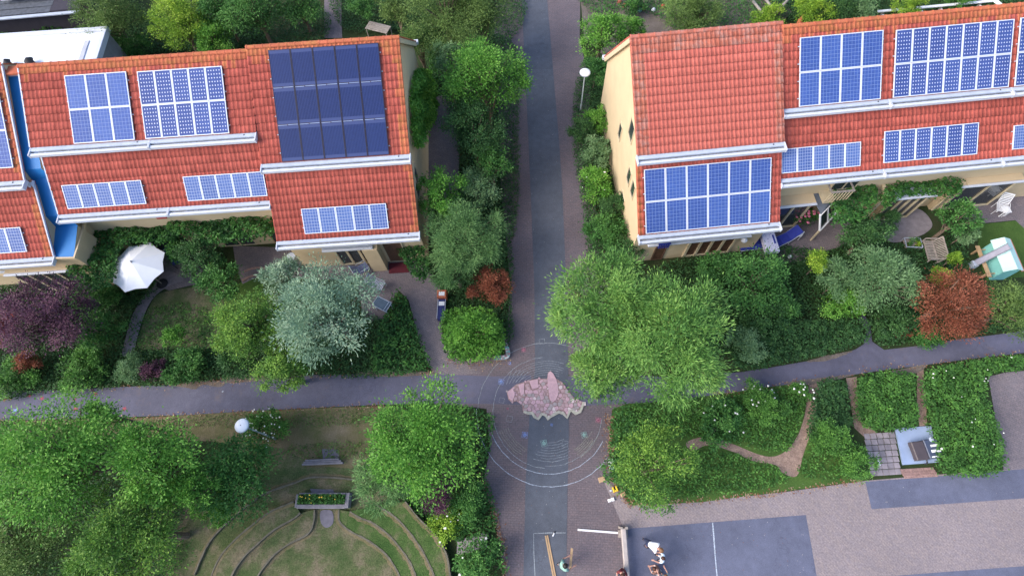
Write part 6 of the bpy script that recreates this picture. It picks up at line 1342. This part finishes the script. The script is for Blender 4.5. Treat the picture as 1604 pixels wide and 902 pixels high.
M_yel = plain('yellow_plastic', (0.65, 0.45, 0.03), 0.5); M_mintp = plain('pale_green_plastic', (0.45, 0.65, 0.58), 0.5)
toy(957, 728, 'white and pale green toy lying at the leaf edge by the road', [('body', M_rope, (-0.12, 0.12, -0.02, 0.26, 0, 0.2)), ('body', M_mintp, (-0.1, 0.1, -0.26, -0.03, 0, 0.16))], 0.1)
toy(942, 751, 'small tan wicker like basket on the brick road', [('body', M_oldw, (-0.14, 0.14, -0.1, 0.1, 0, 0.15)), ('rim', M_tan, (-0.16, 0.16, -0.12, 0.12, 0.15, 0.18))], 0.3, 'basket')
toy(963, 766, 'bright yellow toy with a hole on the brick road', [('body', M_yel, (-0.12, -0.04, -0.12, 0.12, 0, 0.16)), ('body', M_yel, (0.04, 0.12, -0.12, 0.12, 0, 0.16)), ('body', M_yel, (-0.04, 0.04, -0.12, -0.03, 0, 0.16)), ('handle', M_zinc, (-0.25, -0.13, -0.04, 0.04, 0, 0.1))], 0.3)
toy(957, 783, 'small white toy below the yellow one', [('body', M_rope, (-0.15, -0.01, -0.07, 0.07, 0, 0.12)), ('body', M_rope, (0.01, 0.15, -0.06, 0.1, 0, 0.12))], 0.2)
toy(976, 774, 'small tan object at the leaf edge beside the toys', [('body', M_tan, (-0.12, 0.12, -0.08, 0.08, 0, 0.1))], 0.5)
toy(867, 837, 'tiny white chalk box on the chalk corner', [('body', M_rope, (-0.03, 0.03, -0.08, 0.08, 0, 0.05)), ('lid', M_dark, (-0.03, 0.03, 0.085, 0.16, 0, 0.05))], -0.5)
# ---- top right garden: poles, edging stones, white beams, clay pot
for a, c, lb in (((1180, 3), (1197, 24), 'leftmost grey pole of the three lying in the top right garden'), ((1196, -6), (1215, 22), 'middle grey pole of the three in the top right garden'), ((1212, 24), (1240, -6), 'right slanting grey pole of the three in the top right garden')):
    A_, C_ = at(*a, 0.3), at(*c, 0.9); mb = MB(); d = C_-A_; mb.tube([(0, 0, 0), d*0.5, d], [0.10, 0.09, 0.08], 9); o = mb.build('timber_pole', M_oldw, None, True); o.location = A_; tag(o, lb, 'pole')
for x, y, m, lb in ((970, 5, 'terracotta_pot', 'rusty edging stone nearest the road in the top garden'), (978, 10, 'terracotta_pot', 'second rusty edging stone in the top garden ring'), (985, 15, 'grey_stone', 'grey edging stone in the top garden ring'), (1002, 18, 'turquoise_tessera', 'bluish edging stone in the top garden ring'), (1008, 15, 'orange_box', 'orange edging stone in the top garden ring'), (1023, 18, 'white_paint', 'white edging stone in the top garden ring'), (1038, 12, 'red_paint', 'long red edging stone at the end of the top garden ring')):
    p = at(x, y); mb = MB(); mb.lathe([(0.13, 0), (0.15, 0.08), (0.10, 0.2), (0.03, 0.24)], 9, sx=1.3); o = mb.build('edging_stone', MATS[m]); o.location = p; o.rotation_euler.z = random.random(); tag(o, lb, 'stone')
e = empty('raised_bed', at(1440, 18, 0.8), RB.t, 'long white timber raised bed surround behind the right roofs', 'raised bed')
for y, z, L0, L1 in ((0.35, 0.0, -2.6, 5.2), (-0.35, -0.2, -0.5, 5.0)): mb = MB(); mb.box(L0, L1, y-0.09, y+0.09, z-0.06, z, bev=0.01); mb.build('beam', M_rope, e)
for x in (-2.2, -0.9, 0.4, 1.7, 3.0, 4.3): mb = MB(); mb.box(x-0.06, x+0.06, -0.25, 0.25, -0.26, -0.2); mb.build('crossbar', M_rope, e); mb = MB(); mb.box(x-0.05, x+0.05, 0.3, 0.4, -0.78, -0.07); mb.build('post', M_oldw, e)
mb = MB(); mb.bar((5.1, 0.5, 0), (5.5, -0.6, 0), 0.16); mb.build('beam', M_rope, e)
p = at(1254, 33, 1.2); mb = MB(); mb.lathe([(0.12, -1.2), (0.14, -0.3), (0.2, 0.0), (0.05, 0.35), (0.02, 0.45)], 12); o = mb.build('clay_ornament', MATS['orange_box'], None, True); o.location = p; tag(o, 'pointed orange clay ornament just behind the right ridge', 'ornament')
table(592, 43, rot_to(572, 40, 612, 50), 1.6, 0.75, 0.75, 'weathered plank table behind the dark panel house ridge', M_oldw, M_oldw, planks=5)
# curved stone edging in the left front garden
for pts_, lb in (([(383, 426), (392, 422), (405, 420), (420, 421)], 'upper curved brick edging above the small lawn'), ([(380, 440), (392, 434), (405, 431), (418, 432)], 'lower curved brick edging at the rim of the small lawn')):
    g = gpath(pts_, 5); l = g[0]; mb = MB(); ribbon(mb, [(x-l[0], y-l[1]) for x, y in g], 0.12, 0, 0.07, jit=0.2); o = mb.build('garden_edging', MATS['worn_brick']); o.location = (l[0], l[1], 0); tag(o, lb, 'edging')
# ================================================================ PEOPLE
def person(px, py, z, rz, label, shirt, trousers, hair, pose, sc=1.0, holding=None):
    """pose: 'stand', 'bend', 'crouch', 'sit'; faces local +Y"""
    lean = {'stand': 8, 'bend': 62, 'crouch': 35, 'sit': 18}[pose]; L = math.radians(lean)
    hp = {'stand': 0.92, 'bend': 0.86, 'crouch': 0.30, 'sit': 0.50+0.12}[pose]
    up = Vector((0, math.sin(L), math.cos(L))); fw = Vector((0, math.cos(L), -math.sin(L)))
    P0 = Vector((0, 0, hp)); waist = P0+up*0.14; chest = P0+up*0.36; neck = P0+up*0.52; hup = (up+Vector((0, 0.1, 0.5))).normalized(); head = neck+hup*0.15
    J = [P0, waist, chest, neck]; R_ = [0.135, 0.115, 0.14, 0.055]; E_ = [(0, 1), (1, 2), (2, 3)]
    def j(p, r, par): J.append(Vector(p)); R_.append(r); E_.append((par, len(J)-1)); return len(J)-1
    hb = j(neck+hup*0.07, 0.06, 3); 
    legs, arms = [], []
    for s_ in (-1, 1):
        hip = j(P0+Vector((s_*0.09, 0, -0.05)), 0.085, 0)
        if pose in ('stand', 'bend'): kn = (s_*0.10, 0.04-(0.1 if pose == 'bend' else 0)+s_*0.05, 0.48); an = (s_*0.11, -0.04+s_*0.08, 0.09)
        elif pose == 'crouch': kn = (s_*0.17, 0.36, 0.44); an = (s_*0.15, 0.10, 0.09)
        else: kn = (s_*0.13, 0.42, 0.56); an = (s_*0.13, 0.46, 0.09)
        k = j(kn, 0.058, hip); a = j(an, 0.038, k); f = j((an[0]*1.1, an[1]+0.17, 0.045), 0.032, a); legs.append((hip, k, a, f))
        sh = j(chest+up*0.09+Vector((s_*0.175, 0, 0)), 0.055, 2)
        if pose == 'stand': el = chest+Vector((s_*0.25, 0.12, -0.18)); ha = el+Vector((-s_*0.02, 0.25, -0.02))
        elif pose == 'bend': el = chest+Vector((s_*0.22, 0.14, -0.20)); ha = el+Vector((-s_*0.08, 0.14, -0.20))
        else: el = chest+Vector((s_*0.20, 0.12, -0.20)); ha = el+Vector((-s_*0.14, 0.17, -0.04))
        e1 = j(el, 0.040, sh); wr = j(ha, 0.027, e1); d_ = (ha-el).normalized(); side = d_.cross(Vector((0, 0, 1))).normalized()
        pm = j(ha+d_*0.06, 0.030, wr)
        for fi, (o_, ln) in enumerate(((-0.030, 0.060), (-0.010, 0.075), (0.010, 0.070), (0.030, 0.055))):
            b0 = j(ha+d_*0.09+side*o_, 0.010, pm); j(ha+d_*(0.09+ln)+side*o_*1.15+Vector((0, 0, -0.03)), 0.008, b0)
        t0 = j(ha+d_*0.04+side*(-s_*0.045), 0.011, wr); j(ha+d_*0.075+side*(-s_*0.065)+Vector((0, 0, -0.015)), 0.009, t0)
        arms.append((sh, e1, wr))
    e = empty('person', (0, 0, 0), rz, label, 'person'); e.scale = (sc, sc, sc)
    b0 = at(px, py, z); off = Matrix.Rotation(rz, 3, 'Z') @ (chest*sc); e.location = (b0.x-off.x, b0.y-off.y, 0)
    def skin(name, V_, E__, R__, m, sub=1):
        me = bpy.data.meshes.new(name); me.from_pydata([tuple(v) for v in V_], E__, []); o = link(name, me, e); me.materials.append(m)
        bm = bmesh.new(); bm.from_mesh(me); lay = bm.verts.layers.skin.verify(); bm.verts.ensure_lookup_table()
        for i, v in enumerate(bm.verts): v[lay].radius = (R__[i], R__[i]); v[lay].use_root = (i == 0)
        bm.to_mesh(me); bm.free(); o.modifiers.new('skin', 'SKIN').use_smooth_shade = True
        sb = o.modifiers.new('sub', 'SUBSURF'); sb.levels = sub; sb.render_levels = sub
        dg = bpy.context.evaluated_depsgraph_get(); ev = o.evaluated_get(dg); nm = bpy.data.meshes.new_from_object(ev); o.modifiers.clear(); o.data = nm
        if not nm.materials: nm.materials.append(m)
        return o
    # head as part of the body surface: a wider joint on the neck chain
    h1_ = j(head, 0.088, hb); h2_ = j(head+hup*0.10, 0.068, h1_); j(head+fw*0.10*(1 if lean < 50 else 0.9)+hup*0.01, 0.018, h1_)
    for s_ in (-1, 1): j(head+Vector((s_*0.098, 0, 0)), 0.014, h1_)
    skin('body', J, E_, R_, M_skin, 1)
    # shirt
    g = 1.14; V2 = [P0+up*0.02, waist, chest, chest+up*0.11]; R2 = [0.15*g, 0.125*g, 0.155*g, 0.075*g]; E2 = [(0, 1), (1, 2), (2, 3)]
    for s_, (sh, e1, wr) in zip((-1, 1), arms):
        V2.append(J[sh]); R2.append(0.07*g); E2.append((2, len(V2)-1)); V2.append(J[sh].lerp(J[e1], 0.75)); R2.append(0.06*g); E2.append((len(V2)-2, len(V2)-1))
    skin('shirt', V2, E2, R2, shirt)
    V3 = [P0-up*0.0, P0+up*0.09]; R3 = [0.15, 0.14]; E3 = [(0, 1)]
    for hip, k, a, f in legs:
        V3 += [J[hip], J[k], J[a].lerp(J[k], 0.25)]; n_ = len(V3); R3 += [0.098, 0.07, 0.052]; E3 += [(0, n_-3), (n_-3, n_-2), (n_-2, n_-1)]
    skin('trousers', V3, E3, R3, trousers)
    for hip, k, a, f in legs:
        mb = MB(); p1, p2 = J[a], J[f]; mb.tube([(p1.x, p1.y-0.05, 0.05), (p1.x, p1.y+0.02, 0.055), (p2.x, p2.y+0.03, 0.04)], [0.04, 0.048, 0.036], 8); mb.build('shoe', M_dark, e, True)
    # hair cap with fringe
    mb = MB(); prof = []; q = up.rotation_difference(Vector((0, 0, 1)))
    hv = []; n = 14; rings = 6; zz_ = Vector((0, 0, 1)); Rm = zz_.rotation_difference(hup).to_matrix()
    for i in range(rings+1):
        th = (math.pi*0.62)*i/rings
        for jn in range(n):
            a = 2*math.pi*jn/n; bk = 1.0 if math.sin(a) < 0.35 else 0.72
            t2 = th*bk; r = 0.112+0.006*math.sin(5*a+i); v = Vector((r*math.sin(t2)*math.cos(a), r*1.08*math.sin(t2)*math.sin(a), r*1.1*math.cos(t2))); hv.append(head+hup*0.035+Rm @ v)
    fs = []
    for i in range(rings):
        for jn in range(n): fs.append((i*n+jn, (i+1)*n+jn, (i+1)*n+(jn+1) % n, i*n+(jn+1) % n))
    mb.add(hv, fs); mb.build('hair', hair, e, True)
    for s_ in (-1, 1):
        c = head+fw*0.085+Vector((s_*0.033, 0, 0))+hup*0.02; mb = MB(); mb.lathe([(0.003, -0.008), (0.011, 0), (0.003, 0.008)], 8, c); mb.build('eye', M_dark, e)
    mb = MB(); c = head+fw*0.088-hup*0.045; mb.bar(c-Vector((0.025, 0, 0)), c+Vector((0.025, 0, 0)), 0.01); mb.build('mouth', M_red, e)
    return e
H_br = plain('brown_hair', (0.07, 0.028, 0.018), 0.6); H_dk = plain('dark_hair', (0.02, 0.018, 0.016), 0.6); H_lt = plain('light_brown_hair', (0.20, 0.10, 0.05), 0.6)
C_wh = plain('white_shirt', (0.80, 0.80, 0.82), 0.85, 0.04); C_lb = plain('pale_blue_shirt', (0.55, 0.68, 0.78), 0.85, 0.08); C_gr = plain('grey_green_shirt', (0.28, 0.36, 0.36), 0.85, 0.1)
C_mt = plain('mint_shirt', (0.25, 0.42, 0.36), 0.85, 0.1); C_rd = plain('dark_red_shirt', (0.16, 0.03, 0.035), 0.85, 0.1); C_ol = plain('brown_shirt', (0.18, 0.10, 0.08), 0.85, 0.1)
T_nv = plain('navy_trousers', (0.03, 0.04, 0.09), 0.9); T_wh = plain('pale_trousers', (0.62, 0.60, 0.62), 0.9); T_gr = plain('grey_trousers', (0.14, 0.16, 0.2), 0.9)
person(1026, 856, 0.95, math.radians(-120), 'child in a white shirt and navy trousers bending forward on the grey court', C_wh, T_nv, H_lt, 'bend', 0.92)
person(1038, 874, 1.0, math.radians(75), 'brown haired child in a pale blue shirt, second in the court group', C_lb, T_wh, H_br, 'stand', 0.80)
person(1029, 893, 0.6, math.radians(60), 'child in a brown top and pale trousers crouching on the grey court', C_ol, T_wh, H_br, 'crouch', 0.85)
person(1041, 903, 0.9, math.radians(20), 'child in a grey green top at the bottom edge of the grey court', C_gr, T_gr, H_lt, 'stand', 0.78)
person(883, 886, 1.15, math.radians(-62), 'person in a mint green shirt with dark hair holding a wooden board', C_mt, T_gr, H_dk, 'stand', 0.98)
person(975, 897, 0.85, math.radians(150), 'person in a dark red shirt sitting at the end of the timber beam', C_rd, T_gr, H_br, 'sit', 0.95)
